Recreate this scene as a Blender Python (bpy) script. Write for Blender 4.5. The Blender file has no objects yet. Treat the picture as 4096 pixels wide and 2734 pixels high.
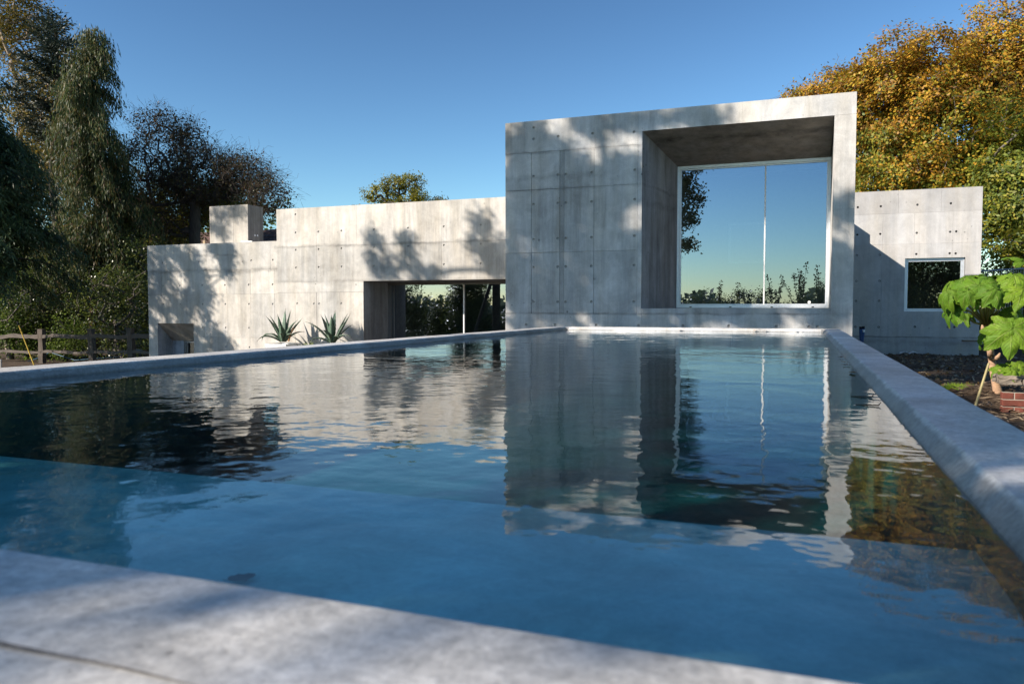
import bpy, bmesh, math, random
import numpy as np
from mathutils import Vector, Matrix
R = math.radians
random.seed(7)
rng = np.random.default_rng(7)
sc = bpy.context.scene
col = sc.collection

# ------------------------------------------------------------------ camera, sky, sun, exposure
YAW, PITCH, FPX, PW, PH = -0.3601, -0.0441, 3066.8, 4096, 2734
cam_d = bpy.data.cameras.new('camera'); cam = bpy.data.objects.new('camera', cam_d); col.objects.link(cam)
cam.location = (0, 0, 0); cam.rotation_euler = (math.pi / 2 + PITCH, 0, -YAW)
cam_d.sensor_width = 36; cam_d.lens = 36 * FPX / PW; cam_d.clip_start = 0.02; cam_d.clip_end = 6000
cam_d.dof.use_dof = True; cam_d.dof.focus_distance = 15.0; cam_d.dof.aperture_fstop = 5.6
sc.camera = cam
SUN_DIR = Vector((1.0, 1.0, -0.78)).normalized()          # the way the light travels
SUN_EL = math.asin(-SUN_DIR.z)
SUN_ROT = math.atan2(-SUN_DIR.x, -SUN_DIR.y)
world = bpy.data.worlds.new('World'); sc.world = world; world.use_nodes = True
wn = world.node_tree; wn.nodes.clear()
sky = wn.nodes.new('ShaderNodeTexSky'); sky.sky_type = 'NISHITA'; sky.sun_disc = False
sky.sun_elevation = SUN_EL; sky.sun_rotation = SUN_ROT
sky.altitude = 100; sky.air_density = 1.0; sky.dust_density = 0.2; sky.ozone_density = 3.0
bg = wn.nodes.new('ShaderNodeBackground'); bg.inputs[1].default_value = 0.124
wo = wn.nodes.new('ShaderNodeOutputWorld')
hs = wn.nodes.new('ShaderNodeHueSaturation'); hs.inputs['Saturation'].default_value = 1.0
SKYG = 1.48; SKYK = 10.0                                  # the sky's contrast, the same all over the dome
dn = wn.nodes.new('ShaderNodeVectorMath'); dn.operation = 'SCALE'; dn.inputs[3].default_value = 1/SKYK
gm = wn.nodes.new('ShaderNodeGamma'); gm.inputs[1].default_value = SKYG
up_ = wn.nodes.new('ShaderNodeVectorMath'); up_.operation = 'SCALE'; up_.inputs[3].default_value = SKYK
wn.links.new(sky.outputs[0], dn.inputs[0]); wn.links.new(dn.outputs[0], gm.inputs[0]); wn.links.new(gm.outputs[0], up_.inputs[0])
tn = wn.nodes.new('ShaderNodeVectorMath'); tn.operation = 'MULTIPLY'; tn.inputs[1].default_value = (.95, 1.0, .90)
wn.links.new(up_.outputs[0], tn.inputs[0]); wn.links.new(tn.outputs[0], hs.inputs['Color']); wn.links.new(hs.outputs[0], bg.inputs[0]); wn.links.new(bg.outputs[0], wo.inputs[0])
sun_d = bpy.data.lights.new('sun', 'SUN'); sun_d.energy = 4.2; sun_d.angle = R(0.53); sun_d.color = (1, 0.91, 0.80)
sun = bpy.data.objects.new('sun', sun_d); col.objects.link(sun)
sun.rotation_euler = SUN_DIR.to_track_quat('-Z', 'Y').to_euler(); sun.location = (-30, -30, 30)
sc.view_settings.view_transform = 'Standard'; sc.view_settings.look = 'None'
sc.view_settings.exposure = 1.02; sc.view_settings.gamma = 1
sc.view_settings.use_curve_mapping = False
sc.cycles.max_bounces = 10; sc.cycles.transparent_max_bounces = 16; sc.cycles.diffuse_bounces = 4
sc.cycles.glossy_bounces = 5; sc.cycles.transmission_bounces = 6
sc.cycles.caustics_reflective = False; sc.cycles.caustics_refractive = False
sc.cycles.use_denoising = True; sc.cycles.sample_clamp_indirect = 6

# ------------------------------------------------------------------ helpers
_cy, _sy, _cp, _sp = math.cos(YAW), math.sin(YAW), math.cos(PITCH), math.sin(PITCH)
FW = Vector((_sy * _cp, _cy * _cp, _sp)); RT = Vector((_cy, -_sy, 0)); UP = RT.cross(FW)
def at(u, v, Y):                       # the point of depth Y seen at photograph pixel (u, v): used while laying out
    r = FW + RT * ((u - PW / 2) / FPX) + UP * ((PH / 2 - v) / FPX)
    return r * (Y / r.y)

def tag(o, label=None, cat=None, group=None, kind=None):
    if label: o['label'] = label
    if cat: o['category'] = cat
    if group: o['group'] = group
    if kind: o['kind'] = kind
    return o
def thing(name, loc, label, cat, group=None):
    o = bpy.data.objects.new(name, None); col.objects.link(o); o.location = loc
    o.empty_display_size = 0.2
    return tag(o, label, cat, group)
def wloc(o):
    p = Vector((0, 0, 0))
    while o: p += o.location; o = o.parent
    return p
def link(name, me, parent=None, mats=None, smooth=False, world_coords=True, loc=None):
    o = bpy.data.objects.new(name, me); col.objects.link(o)
    if mats:
        for m in (mats if isinstance(mats, (list, tuple)) else [mats]): me.materials.append(m)
    if parent:
        o.parent = parent
        if world_coords: me.transform(Matrix.Translation(-wloc(parent)))
    if loc is not None: o.location = loc
    if smooth: me.shade_smooth()
    return o
class MB:
    def __init__(s): s.v = []; s.f = []; s.n = 0; s.uv = None
    def add(s, V, F):
        V = np.asarray(V, float).reshape(-1, 3); b = s.n; s.v.append(V); s.n += len(V)
        s.f += [tuple(int(i) + b for i in f) for f in F]
    def box(s, x0, x1, y0, y1, z0, z1):
        s.add([(x0,y0,z0),(x1,y0,z0),(x1,y1,z0),(x0,y1,z0),(x0,y0,z1),(x1,y0,z1),(x1,y1,z1),(x0,y1,z1)],
              [(0,3,2,1),(4,5,6,7),(0,1,5,4),(1,2,6,5),(2,3,7,6),(3,0,4,7)])
    def quad(s, *p): s.add(p, [(0, 1, 2, 3)])
    def tube(s, pts, rad, n=6, cap=True):
        pts = [Vector(p) for p in pts]; rad = rad if hasattr(rad, '__len__') else [rad] * len(pts)
        V = []; prev = None
        for i, p in enumerate(pts):
            d = (pts[min(i+1, len(pts)-1)] - pts[max(i-1, 0)]).normalized()
            ref = prev if prev is not None else (Vector((0,0,1)) if abs(d.z) < .9 else Vector((1,0,0)))
            a = d.cross(ref); 
            if a.length < 1e-6: a = d.cross(Vector((1,0,0)))
            a.normalize(); b = a.cross(d); prev = b
            for k in range(n):
                t = 2*math.pi*k/n; V.append(p + (a*math.cos(t) + b*math.sin(t)) * rad[i])
        F = [(i*n+k, i*n+(k+1)%n, (i+1)*n+(k+1)%n, (i+1)*n+k) for i in range(len(pts)-1) for k in range(n)]
        if cap: F += [tuple(range(n))[::-1], tuple(range((len(pts)-1)*n, len(pts)*n))]
        s.add([tuple(v) for v in V], F)
    def mesh(s, name):
        me = bpy.data.meshes.new(name)
        V = np.concatenate(s.v) if s.v else np.zeros((0, 3))
        me.from_pydata(V.tolist(), [], s.f); me.update(); return me
    def build(s, name, mat, parent=None, smooth=False): return link(name, s.mesh(name), parent, mat, smooth)
def raw_mesh(name, V, quads, mi=None, uv=None):
    me = bpy.data.meshes.new(name); nq = len(quads)
    me.vertices.add(len(V)); me.vertices.foreach_set('co', np.ascontiguousarray(V, np.float32).ravel())
    me.loops.add(nq*4); me.loops.foreach_set('vertex_index', np.ascontiguousarray(quads, np.int32).ravel())
    me.polygons.add(nq); me.polygons.foreach_set('loop_start', np.arange(nq, dtype=np.int32)*4)
    me.polygons.foreach_set('loop_total', np.full(nq, 4, np.int32))
    if mi is not None: me.polygons.foreach_set('material_index', np.ascontiguousarray(mi, np.int32))
    me.update(calc_edges=True); return me
def unit(a): return a / (np.linalg.norm(a, axis=1, keepdims=True) + 1e-9)
def leaves(name, P, axis, L, W, mats, parent, mi=None, kind='stuff', fold=0.0, N_=None):
    """many small pointed leaves: P points, axis directions, L lengths, W widths"""
    P = np.asarray(P, float); N = len(P); A = unit(np.asarray(axis, float))
    S = unit(np.cross(A, rng.normal(size=(N, 3)) if N_ is None else N_)); L = np.broadcast_to(L, N)[:, None]; W = np.broadcast_to(W, N)[:, None]
    nn = np.cross(A, S)
    V = np.stack([P, P + A*L*.45 + S*W*.5 + nn*W*fold, P + A*L, P + A*L*.45 - S*W*.5 + nn*W*fold], 1).reshape(-1, 3)
    Q = np.arange(4*N).reshape(N, 4)
    o = link(name, raw_mesh(name, V, Q, mi), parent, mats)
    if kind: o['kind'] = kind
    return o
def tubes(A, B, ra, rb, n=5):
    """many loose tapered segments as arrays (V, Q)"""
    A = np.asarray(A, float); B = np.asarray(B, float); N = len(A); d = unit(B - A)
    ref = np.where(np.abs(d[:, 2:3]) < .9, np.array([[0, 0, 1.]]), np.array([[1., 0, 0]]))
    a = unit(np.cross(d, ref)); b = np.cross(a, d)
    t = 2*np.pi*np.arange(n)/n; c, s_ = np.cos(t)[None, :, None], np.sin(t)[None, :, None]
    ring = a[:, None, :]*c + b[:, None, :]*s_
    V = np.concatenate([A[:, None, :] + ring*np.asarray(ra)[:, None, None], B[:, None, :] + ring*np.asarray(rb)[:, None, None]], 1)
    k = np.arange(n); q = np.stack([k, (k+1) % n, n+(k+1) % n, n+k], 1)
    Q = (np.arange(N)*2*n)[:, None, None] + q[None]
    return V.reshape(-1, 3), Q.reshape(-1, 4)

# ------------------------------------------------------------------ materials
class NT:
    def __init__(s, name):
        s.m = bpy.data.materials.new(name); s.m.use_nodes = True; s.t = s.m.node_tree; s.t.nodes.clear()
        s.out = s.t.nodes.new('ShaderNodeOutputMaterial')
    def n(s, typ, **kw):
        o = s.t.nodes.new('ShaderNode' + typ)
        for k, v in kw.items(): setattr(o, k, v)
        return o
    def set(s, node, sock, val):
        if hasattr(val, 'outputs'): val = val.outputs[0]
        if isinstance(val, bpy.types.NodeSocket): s.t.links.new(val, node.inputs[sock])
        else: node.inputs[sock].default_value = val
    def math(s, op, a, b=0.0, c=None, clamp=False):
        o = s.n('Math', operation=op, use_clamp=clamp); s.set(o, 0, a); s.set(o, 1, b)
        if c is not None: s.set(o, 2, c)
        return o
    def noise(s, vec, scale, detail=4, rough=.55, dist=0.0):
        o = s.n('TexNoise'); s.set(o, 'Vector', vec); s.set(o, 'Scale', scale); s.set(o, 'Detail', detail); s.set(o, 'Roughness', rough); s.set(o, 'Distortion', dist); return o
    def rng(s, v, a, b, c, d, smooth=False):
        o = s.n('MapRange', interpolation_type='SMOOTHSTEP' if smooth else 'LINEAR'); s.set(o, 0, v); s.set(o, 1, a); s.set(o, 2, b); s.set(o, 3, c); s.set(o, 4, d); return o
    def mapv(s, vec, sc_, loc=(0, 0, 0)):
        o = s.n('Mapping'); s.set(o, 0, vec); s.set(o, 'Scale', sc_); s.set(o, 'Location', loc); return o
    def ramp(s, f, stops):
        o = s.n('ValToRGB'); s.set(o, 0, f); e = o.color_ramp.elements
        while len(e) < len(stops): e.new(.5)
        for x, (p, c) in zip(e, stops): x.position = p; x.color = (*c, 1)
        return o
    def mul(s, col_, fac):
        o = s.n('Mix', data_type='RGBA', blend_type='MULTIPLY'); o.inputs[0].default_value = 1
        s.t.links.new(col_ if isinstance(col_, bpy.types.NodeSocket) else col_.outputs[0], o.inputs[6])
        src = fac.outputs[0] if hasattr(fac, 'outputs') else fac
        s.t.links.new(src, o.inputs[7]); return o.outputs[2]
    def mix(s, f, a, b):
        o = s.n('Mix', data_type='RGBA'); s.set(o, 0, f)
        for i, v in ((6, a), (7, b)):
            if hasattr(v, 'outputs'): v = v.outputs[0]
            if isinstance(v, bpy.types.NodeSocket): s.t.links.new(v, o.inputs[i])
            else: o.inputs[i].default_value = (*v, 1)
        return o.outputs[2]
    def bsdf(s, color, rough=.7, spec=.4, bump=None, bstr=.3, bdist=.01, metal=0.0):
        p = s.n('BsdfPrincipled'); 
        if isinstance(color, tuple): color = (*color, 1)
        s.set(p, 'Base Color', color); s.set(p, 'Roughness', rough); s.set(p, 'Specular IOR Level', spec); s.set(p, 'Metallic', metal)
        if bump is not None:
            b = s.n('Bump'); s.set(b, 'Height', bump); s.set(b, 'Strength', bstr); s.set(b, 'Distance', bdist); s.t.links.new(b.outputs[0], p.inputs['Normal'])
        return p
    def done(s, shader): s.t.links.new(shader.outputs[0], s.out.inputs[0]); return s.m

def concrete(name, base=(.43, .42, .41), bands=(), streak=.30, mottle=.30, pits=1.0, pit_scale=9, rough=.78, tint=True, wet=None, grain=0.1):
    m = NT(name); pos = m.n('NewGeometry').outputs['Position']
    big = m.noise(pos, .9, 5, .6, .4); mid = m.noise(pos, 3.4, 9, .72, .6)
    st = m.noise(m.mapv(pos, (3.2, 3.2, .38)), 1.0, 7, .68)
    st2 = m.noise(m.mapv(pos, (14, 14, .8), (3, 1, 9)), 1.0, 4, .6)
    gate = m.rng(m.noise(m.mapv(pos, (.9, .9, .5), (11, 2, 5)), 1.0, 3), .42, .62, 0, 1, True)
    fine = m.noise(pos, 60, 4, .7)
    f = m.rng(big, .3, .7, 1 - mottle*.6, 1 + mottle*.35)
    f = m.math('MULTIPLY', f, m.rng(mid, .33, .67, 1 - mottle*.6, 1 + mottle*.35))
    f = m.math('MULTIPLY', f, m.rng(st, .32, .62, 1 - streak, 1 + streak*.15, True))
    f = m.math('MULTIPLY', f, m.math('ADD', 1.0, m.math('MULTIPLY', gate, m.rng(st2, .36, .62, -streak*.75, .02))))
    f = m.math('MULTIPLY', f, m.rng(fine, .3, .7, 1 - grain, 1 + grain))
    vor = m.n('TexVoronoi'); m.set(vor, 'Vector', pos); m.set(vor, 'Scale', pit_scale)
    pm = m.rng(m.noise(pos, 1.3, 3), .52, .62, 0.0, 1.0)
    size = m.math('MULTIPLY', m.math('POWER', m.noise(m.mapv(pos, (1, 1, 1), (31, 7, 3)), 6.0, 1), 3.0), .55)
    pit = m.math('MULTIPLY', m.math('LESS_THAN', vor.outputs['Distance'], size), pm)
    f = m.math('MULTIPLY', f, m.rng(pit, 0, 1, 1.0, 1 - .55*pits))
    sep = m.n('SeparateXYZ'); m.set(sep, 0, pos)
    for (z0, w, k, x0, x1) in bands:
        zz = m.math('ADD', sep.outputs[2], m.rng(m.noise(m.mapv(pos, (1, 1, .3), (z0*7, 3, 0)), 1.7, 6, .7), 0, 1, -w*1.3, w*1.3))
        dd = m.math('ABSOLUTE', m.math('SUBTRACT', zz, z0))
        b = m.rng(dd, 0, w, 1.0, 0.0, True)
        xm = m.math('MULTIPLY', m.math('GREATER_THAN', sep.outputs[0], x0), m.math('LESS_THAN', sep.outputs[0], x1))
        b = m.math('MULTIPLY', m.math('MULTIPLY', b, xm), m.rng(m.noise(m.mapv(pos, (1, 1, 2.5), (z0*3, 0, 5)), 2.2, 5, .7), .38, .6, .15, 1.0))
        f = m.math('MULTIPLY', f, m.rng(b, 0, 1, 1.0, 1 - k))
    if wet:
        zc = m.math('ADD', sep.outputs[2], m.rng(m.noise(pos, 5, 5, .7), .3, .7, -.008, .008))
        dirt_shade = m.math('MULTIPLY', m.rng(zc, -.325, -.3125, .50, 0.0, True), m.math('MAXIMUM', m.math('GREATER_THAN', sep.outputs[0], .285), m.math('LESS_THAN', sep.outputs[0], -3.59)))  # dirt and shade painted together into the left and right chamfers
        f = m.math('MULTIPLY', f, m.math('SUBTRACT', 1.0, dirt_shade))
        zz = m.math('ADD', sep.outputs[2], m.rng(m.noise(pos, 3, 3), 0, 1, -.012, .012))
        f = m.math('MULTIPLY', f, m.rng(zz, wet, wet + .02, .45, 1.0, True))
    warm = m.mix(m.rng(m.noise(m.mapv(pos, (3, 3, .6), (5, 5, 5)), 1.0, 4), .35, .68, 0, 1), base, (base[0]*1.0, base[1]*.955, base[2]*.88))
    comb = m.n('CombineColor'); [m.set(comb, i, f) for i in range(3)]
    c = m.mul(warm, comb)
    if tint: c = m.mul(c, m.n('ObjectInfo').outputs['Color'])
    h = m.math('ADD', m.math('MULTIPLY', fine, .35), m.math('SUBTRACT', m.math('MULTIPLY', mid, .5), pit))
    return m.done(m.bsdf(c, rough, .35, h, .55, .006))
def plain(name, c, rough=.6, spec=.4, metal=0.0, var=.2, scale=8, stretch=(1, 1, 1), bump=.2):
    m = NT(name); pos = m.n('TexCoord').outputs['Object']; nz = m.noise(m.mapv(pos, stretch), scale, 5, .65)
    cc = m.mix(m.rng(nz, .3, .7, 0, 1), tuple(x*(1 - var) for x in c), tuple(min(1, x*(1 + var)) for x in c))
    return m.done(m.bsdf(cc, rough, spec, nz, bump, .01, metal))
def leafmat(name, cols, trans=.35, spec=.3, rough=.5):
    m = NT(name); g = m.n('NewGeometry'); n = len(cols)
    r = m.ramp(g.outputs['Random Per Island'], [(i/(n-1) if n > 1 else 0, c) for i, c in enumerate(cols)])
    nz = m.rng(m.noise(g.outputs['Position'], .8, 3), .3, .7, .7, 1.3)
    comb = m.n('CombineColor'); [m.set(comb, i, nz) for i in range(3)]
    c = m.mul(r.outputs[0], comb)
    p = m.bsdf(c, rough, spec); t = m.n('BsdfTranslucent'); m.set(t, 0, c)
    mx = m.n('MixShader'); m.set(mx, 0, trans); m.t.links.new(p.outputs[0], mx.inputs[1]); m.t.links.new(t.outputs[0], mx.inputs[2])
    return m.done(mx)
def bark(name, c): return plain(name, c, .9, .2, 0, .45, 5, (6, 6, .8), .6)

def water_mat():
    m = NT('pool_water'); pos = m.n('NewGeometry').outputs['Position']
    a = m.noise(m.mapv(pos, (1.1, 1.0, 1)), 3.2, 2, .5, .3); b = m.noise(m.mapv(pos, (1, 1, 1), (4, 9, 2)), 9.0, 2, .5)
    c = m.noise(m.mapv(pos, (1, 1, 1), (7, 3, 2)), .9, 2, .5)
    amp = m.rng(c, .35, .65, .45, 1.25)
    h = m.math('MULTIPLY', m.math('ADD', m.math('MULTIPLY', a, .0040), m.math('ADD', m.math('MULTIPLY', b, .0021), m.math('MULTIPLY', m.noise(m.mapv(pos, (.8, 1.2, 1), (2, 2, 8)), 24.0, 1), .00035))), amp)
    bp = m.n('Bump'); m.set(bp, 'Height', h); m.set(bp, 'Strength', 1.0); m.set(bp, 'Distance', 1.0)
    lw = m.n('LayerWeight'); m.set(lw, 0, .5); m.t.links.new(bp.outputs[0], lw.inputs['Normal'])
    fr = m.math('MULTIPLY_ADD', m.math('POWER', lw.outputs['Facing'], 5.0), .98, .02, True)
    tr = m.n('BsdfTransparent'); m.set(tr, 0, (.93, .97, 1, 1))
    gl = m.n('BsdfGlossy'); m.set(gl, 'Roughness', 0.0); m.set(gl, 0, (.96, .98, 1, 1)); m.t.links.new(bp.outputs[0], gl.inputs['Normal'])
    mx = m.n('MixShader'); m.set(mx, 0, fr); m.t.links.new(tr.outputs[0], mx.inputs[1]); m.t.links.new(gl.outputs[0], mx.inputs[2])
    ab = m.n('VolumeAbsorption'); m.set(ab, 0, (.08, .74, .75, 1)); m.set(ab, 1, 1.4)
    m.t.links.new(ab.outputs[0], m.out.inputs['Volume'])
    return m.done(mx)
def glass_mat(name, tint, refl, k):
    m = NT(name); lw = m.n('LayerWeight'); m.set(lw, 0, .5)
    f = m.rng(m.math('POWER', lw.outputs['Facing'], 5.0), 0, 1, k, 1.0)
    tr = m.n('BsdfTransparent'); m.set(tr, 0, (*tint, 1)); gl = m.n('BsdfGlossy'); m.set(gl, 0, (*refl, 1)); m.set(gl, 'Roughness', 0.0)
    mx = m.n('MixShader'); m.set(mx, 0, f); m.t.links.new(tr.outputs[0], mx.inputs[1]); m.t.links.new(gl.outputs[0], mx.inputs[2])
    return m.done(mx)

M_BOX = concrete('concrete_box', (.55, .54, .53), bands=((2.80, .05, .40, -5.2, -2.5), (2.13, .06, .25, -5.2, -2.6), (-.10, .035, .40, -5.2, .8), (2.35, .09, .22, -5.2, -3.2)), streak=.26, mottle=.34)
M_LEFT = concrete('concrete_left_wing', (.555, .53, .495), bands=((1.53, .06, .38, -12.5, -5), (.66, .07, .30, -12.5, -5), (.98, .10, .42, -16.7, -12.4), (1.38, .05, .3, -14.9, -13.4), (1.0, .5, .14, -12.4, -9.0)), streak=.25, mottle=.30)
M_RIGHT = concrete('concrete_right_wing', (.50, .49, .48), bands=((-.67, .03, .55, 0, 4), (-.80, .10, .28, 0, 4)), streak=.14, mottle=.22, pits=.6)
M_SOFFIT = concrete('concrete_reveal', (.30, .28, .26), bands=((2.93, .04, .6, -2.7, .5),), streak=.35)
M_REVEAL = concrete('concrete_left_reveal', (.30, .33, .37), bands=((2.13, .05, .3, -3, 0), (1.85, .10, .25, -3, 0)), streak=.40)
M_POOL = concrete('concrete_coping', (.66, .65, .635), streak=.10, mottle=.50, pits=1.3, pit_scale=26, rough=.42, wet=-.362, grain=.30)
M_POOLW = concrete('concrete_pool_wall', (.50, .49, .475), streak=.25, mottle=.35, tint=False)
M_BASIN = concrete('concrete_basin', (.62, .76, .70), streak=.05, mottle=.5, pits=.6, pit_scale=14, tint=False)
M_FLOOR = concrete('concrete_pool_floor', (.15, .20, .195), streak=.05, mottle=.6, pits=.6, pit_scale=14, tint=False)
M_HOLE = plain('tie_hole_mortar', (.34, .325, .30), .9, .2, 0, .3, 40)
M_DARKHOLE = plain('tie_hole_dark', (.05, .05, .05), .9, .2)
M_WATER = water_mat()
M_ALU = plain('brushed_aluminium', (.72, .73, .75), .38, .5, .55, .05, 20)
M_DKALU = plain('dark_grey_aluminium', (.16, .165, .17), .45, .5, .3, .08, 20)
M_RUBBER = plain('black_rubber', (.012, .012, .012), .6, .3)
M_ROOM = plain('room_plaster', (.30, .29, .27), .8, .2)
M_ROOMFLOOR = plain('room_floor', (.16, .13, .10), .5, .4)
M_GLASS = glass_mat('coated_glass', (.55, .66, .66), (.43, .51, .64), .48)
M_GLASS2 = glass_mat('coated_glass_low', (.50, .60, .58), (.48, .56, .72), .42)
M_GLASS3 = glass_mat('clear_glass', (.6, .68, .66), (.8, .9, .88), .30)
M_WHITE = plain('white_paint', (.78, .78, .76), .5, .4, 0, .06, 10)

# ------------------------------------------------------------------ the ground
def gz(x, y):
    x = np.asarray(x, float); y = np.asarray(y, float)
    z = np.full(np.broadcast(x, y).shape, -1.07)
    s = np.clip((-7.0 - x)/7.0, 0, 1); z = z - .68*s*s*(3 - 2*s)
    s = np.clip((-6.0 - y)/50, 0, 1); z = z - 6.0*s*s*(3 - 2*s)
    z = z + .20*np.exp(-(((x - 2.05)/.50)**2 + ((y - 10.0)/.42)**2))
    return z
def soil_noise(x, y):
    return .025*np.sin(5.1*x + 1.3*y) * np.sin(4.3*y - .7*x) + .018*np.sin(11.3*x - 2*y)*np.sin(9.1*y + 3*x) + .012*np.sin(23*x + 5*y)*np.sin(19*y)
gx = np.unique(np.concatenate([np.linspace(-500, -30, 24), np.linspace(-30, 0, 46), np.linspace(0, 8, 90), np.linspace(8, 40, 24), np.linspace(40, 500, 20)]))
gy = np.unique(np.concatenate([np.linspace(-600, -30, 26), np.linspace(-30, 5, 40), np.linspace(5, 25, 150), np.linspace(25, 60, 24), np.linspace(60, 600, 20)]))
GX, GY = np.meshgrid(gx, gy); near = ((GX > .7) & (GX < 8) & (GY < 26) & (GY > 4))
GZ = gz(GX, GY) + np.where(near, soil_noise(GX, GY), 0)
i = np.arange(len(gy)-1)[:, None]*len(gx) + np.arange(len(gx)-1)[None]
Q = np.stack([i, i+1, i+1+len(gx), i+len(gx)], -1).reshape(-1, 4)
def ground_mat():
    m = NT('garden_ground'); pos = m.n('NewGeometry').outputs['Position']
    n1 = m.noise(pos, 1.2, 6, .7); n2 = m.noise(pos, 14, 6, .7); n3 = m.noise(pos, 45, 3, .7)
    soil = m.ramp(n2, [(.25, (.030, .020, .013)), (.5, (.085, .058, .038)), (.75, (.17, .125, .085))])
    grass = m.ramp(n2, [(.3, (.035, .055, .015)), (.7, (.10, .13, .035))])
    sep = m.n('SeparateXYZ'); m.set(sep, 0, pos)
    g = m.math('MAXIMUM', m.rng(sep.outputs[1], -3, -9, 0, 1), m.rng(sep.outputs[1], 24, 28, 0, 1))
    c = m.mix(g, soil, grass)
    k = m.rng(n1, .3, .7, .75, 1.25); comb = m.n('CombineColor'); [m.set(comb, j, k) for j in range(3)]
    return m.done(m.bsdf(m.mul(c, comb), .95, .2, m.math('ADD', n2, m.math('MULTIPLY', n3, .4)), .9, .05))
ground = link('ground', raw_mesh('ground', np.stack([GX, GY, GZ], -1).reshape(-1, 3), Q), None, ground_mat(), True)
tag(ground, kind='structure')

# far hills seen only in the window reflections
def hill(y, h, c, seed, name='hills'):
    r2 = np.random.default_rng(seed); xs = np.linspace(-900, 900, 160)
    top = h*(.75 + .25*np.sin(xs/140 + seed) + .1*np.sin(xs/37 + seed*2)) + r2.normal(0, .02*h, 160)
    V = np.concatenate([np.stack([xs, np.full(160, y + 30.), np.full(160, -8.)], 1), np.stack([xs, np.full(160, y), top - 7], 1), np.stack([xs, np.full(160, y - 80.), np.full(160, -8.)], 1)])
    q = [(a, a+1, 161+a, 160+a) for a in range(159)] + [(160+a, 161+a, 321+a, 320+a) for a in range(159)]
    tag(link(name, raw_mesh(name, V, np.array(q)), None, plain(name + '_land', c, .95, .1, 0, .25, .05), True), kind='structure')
hill(-330, 4, (.07, .10, .06), 1); hill(-520, 9.5, (.12, .17, .19), 3)  # farther ridge bluer: distance haze put into its colour

# ------------------------------------------------------------------ the pool
PX0, PX1, PY0, PY1, CZ, WZ = -3.905, .534, .27, 12.396, -.31, -.357
pool = thing('swimming_pool', (-1.7, 6.3, -1.07), 'long raised rectangular concrete swimming pool with chamfered coping in front of the house', 'swimming pool')
def wob(p, k):
    return .0020*math.sin(p*2.1 + k) + .0014*math.sin(p*5.7 + 2*k) + .0005*math.sin(p*17.3 + k*3)
# side: (start corner, end corner) walked with the pool on the left; inset widths: top-inner edge and waterline edge
IN = dict(near=(PY0, .681, .735), right=(PX1, .341, .291), far=(PY1, 12.222, 12.172), left=(PX0, -3.659, -3.601))
def ring_corner(ix, iy, lv):      # lv: outer, top inner, water
    return (IN['left'][lv] if ix == 0 else IN['right'][lv], IN['near'][lv] if iy == 0 else IN['far'][lv])
def coping(side):
    ends = {'near': ((0, 0), (1, 0)), 'right': ((1, 0), (1, 1)), 'far': ((1, 1), (0, 1)), 'left': ((0, 1), (0, 0))}[side]
    prof = [(0, -.46), (0, -.322), (.04, CZ), (.5, CZ), (.985, CZ), (1.06, -.3115), (1.16, -.316), (1.72, -.347), (1.82, -.354), (1.84, -.362), (1.60, -.372), (1.60, -.40), (1.0, -.40)]
    n = 70; V = []; axis = 1 if side in ('left', 'right') else 0
    k = {'near': 1, 'right': 2, 'far': 3, 'left': 4}[side]
    for i_ in range(n+1):
        t = i_/n
        for j, (lv, z) in enumerate(prof):
            a, b = int(math.floor(min(lv, 1.999))), 0; fr = lv - a
            c0 = [np.array(ring_corner(*ends[0], a)), np.array(ring_corner(*ends[0], a+1))]; c1 = [np.array(ring_corner(*ends[1], a)), np.array(ring_corner(*ends[1], a+1))]
            p = (c0[0]*(1-fr) + c0[1]*fr)*(1-t) + (c1[0]*(1-fr) + c1[1]*fr)*t
            env = min(1, 6*t, 6*(1-t))
            along = p[axis]; w = wob(along, k + (0 if lv < 1 else 1.3)) * env
            sgn = {'near': 1, 'right': -1, 'far': -1, 'left': 1}[side]
            p[1-axis] += sgn*w*.45*(1.0 if lv > .9 or lv < .1 else .3)
            V.append((p[0], p[1], z + (.0008*math.sin(along*5 + j) * env if lv > .02 else 0)))
    m_ = len(prof); F = [(i_*m_ + j, i_*m_ + (j+1) % m_, (i_+1)*m_ + (j+1) % m_, (i_+1)*m_ + j) for i_ in range(n) for j in range(m_)]
    F += [tuple(range(m_)), tuple(range(n*m_, n*m_+m_))[::-1]]
    b = MB(); b.add(V, F); me = b.mesh('coping'); bm = bmesh.new(); bm.from_mesh(me); bmesh.ops.recalc_face_normals(bm, faces=bm.faces); bm.to_mesh(me); bm.free()
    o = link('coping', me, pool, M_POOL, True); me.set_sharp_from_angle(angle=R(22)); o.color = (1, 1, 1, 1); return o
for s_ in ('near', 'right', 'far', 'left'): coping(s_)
b = MB(); js = np.linspace(-1.5, -.38, 40); jw = .0034*np.clip((-.36 - js)/.3, .25, 1); jy = .484 + .002*np.sin(js*9) + .0012*np.sin(js*31)
for k in range(39): b.quad((js[k], jy[k]-jw[k], CZ+.0015), (js[k+1], jy[k+1]-jw[k+1], CZ+.0015), (js[k+1], jy[k+1]+jw[k+1], CZ+.0015), (js[k], jy[k]+jw[k], CZ+.0015))
b.build('coping_joint', plain('dirt_filled_joint', (.22, .20, .18), .95, .2, 0, .5, 60), pool)
b = MB(); b.box(PX0+.01, -3.72, PY0+.01, PY1-.01, -1.9, -.401); b.box(.40, PX1-.01, PY0+.01, PY1-.01, -1.3, -.401)
b.box(-3.72, .40, PY0+.01, .64, -1.3, -.401); b.box(-3.72, .40, 12.26, PY1-.01, -1.5, -.401); b.build('pool_wall', M_POOLW, pool)
b = MB(); b.box(-3.72, -3.66, .64, 12.26, -1.9, -.401); b.box(.345, .40, .64, 12.26, -1.3, -.401)
b.box(-3.66, .345, .64, .70, -1.3, -.401); b.box(-3.66, .345, 12.20, 12.26, -1.5, -.401)
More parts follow.
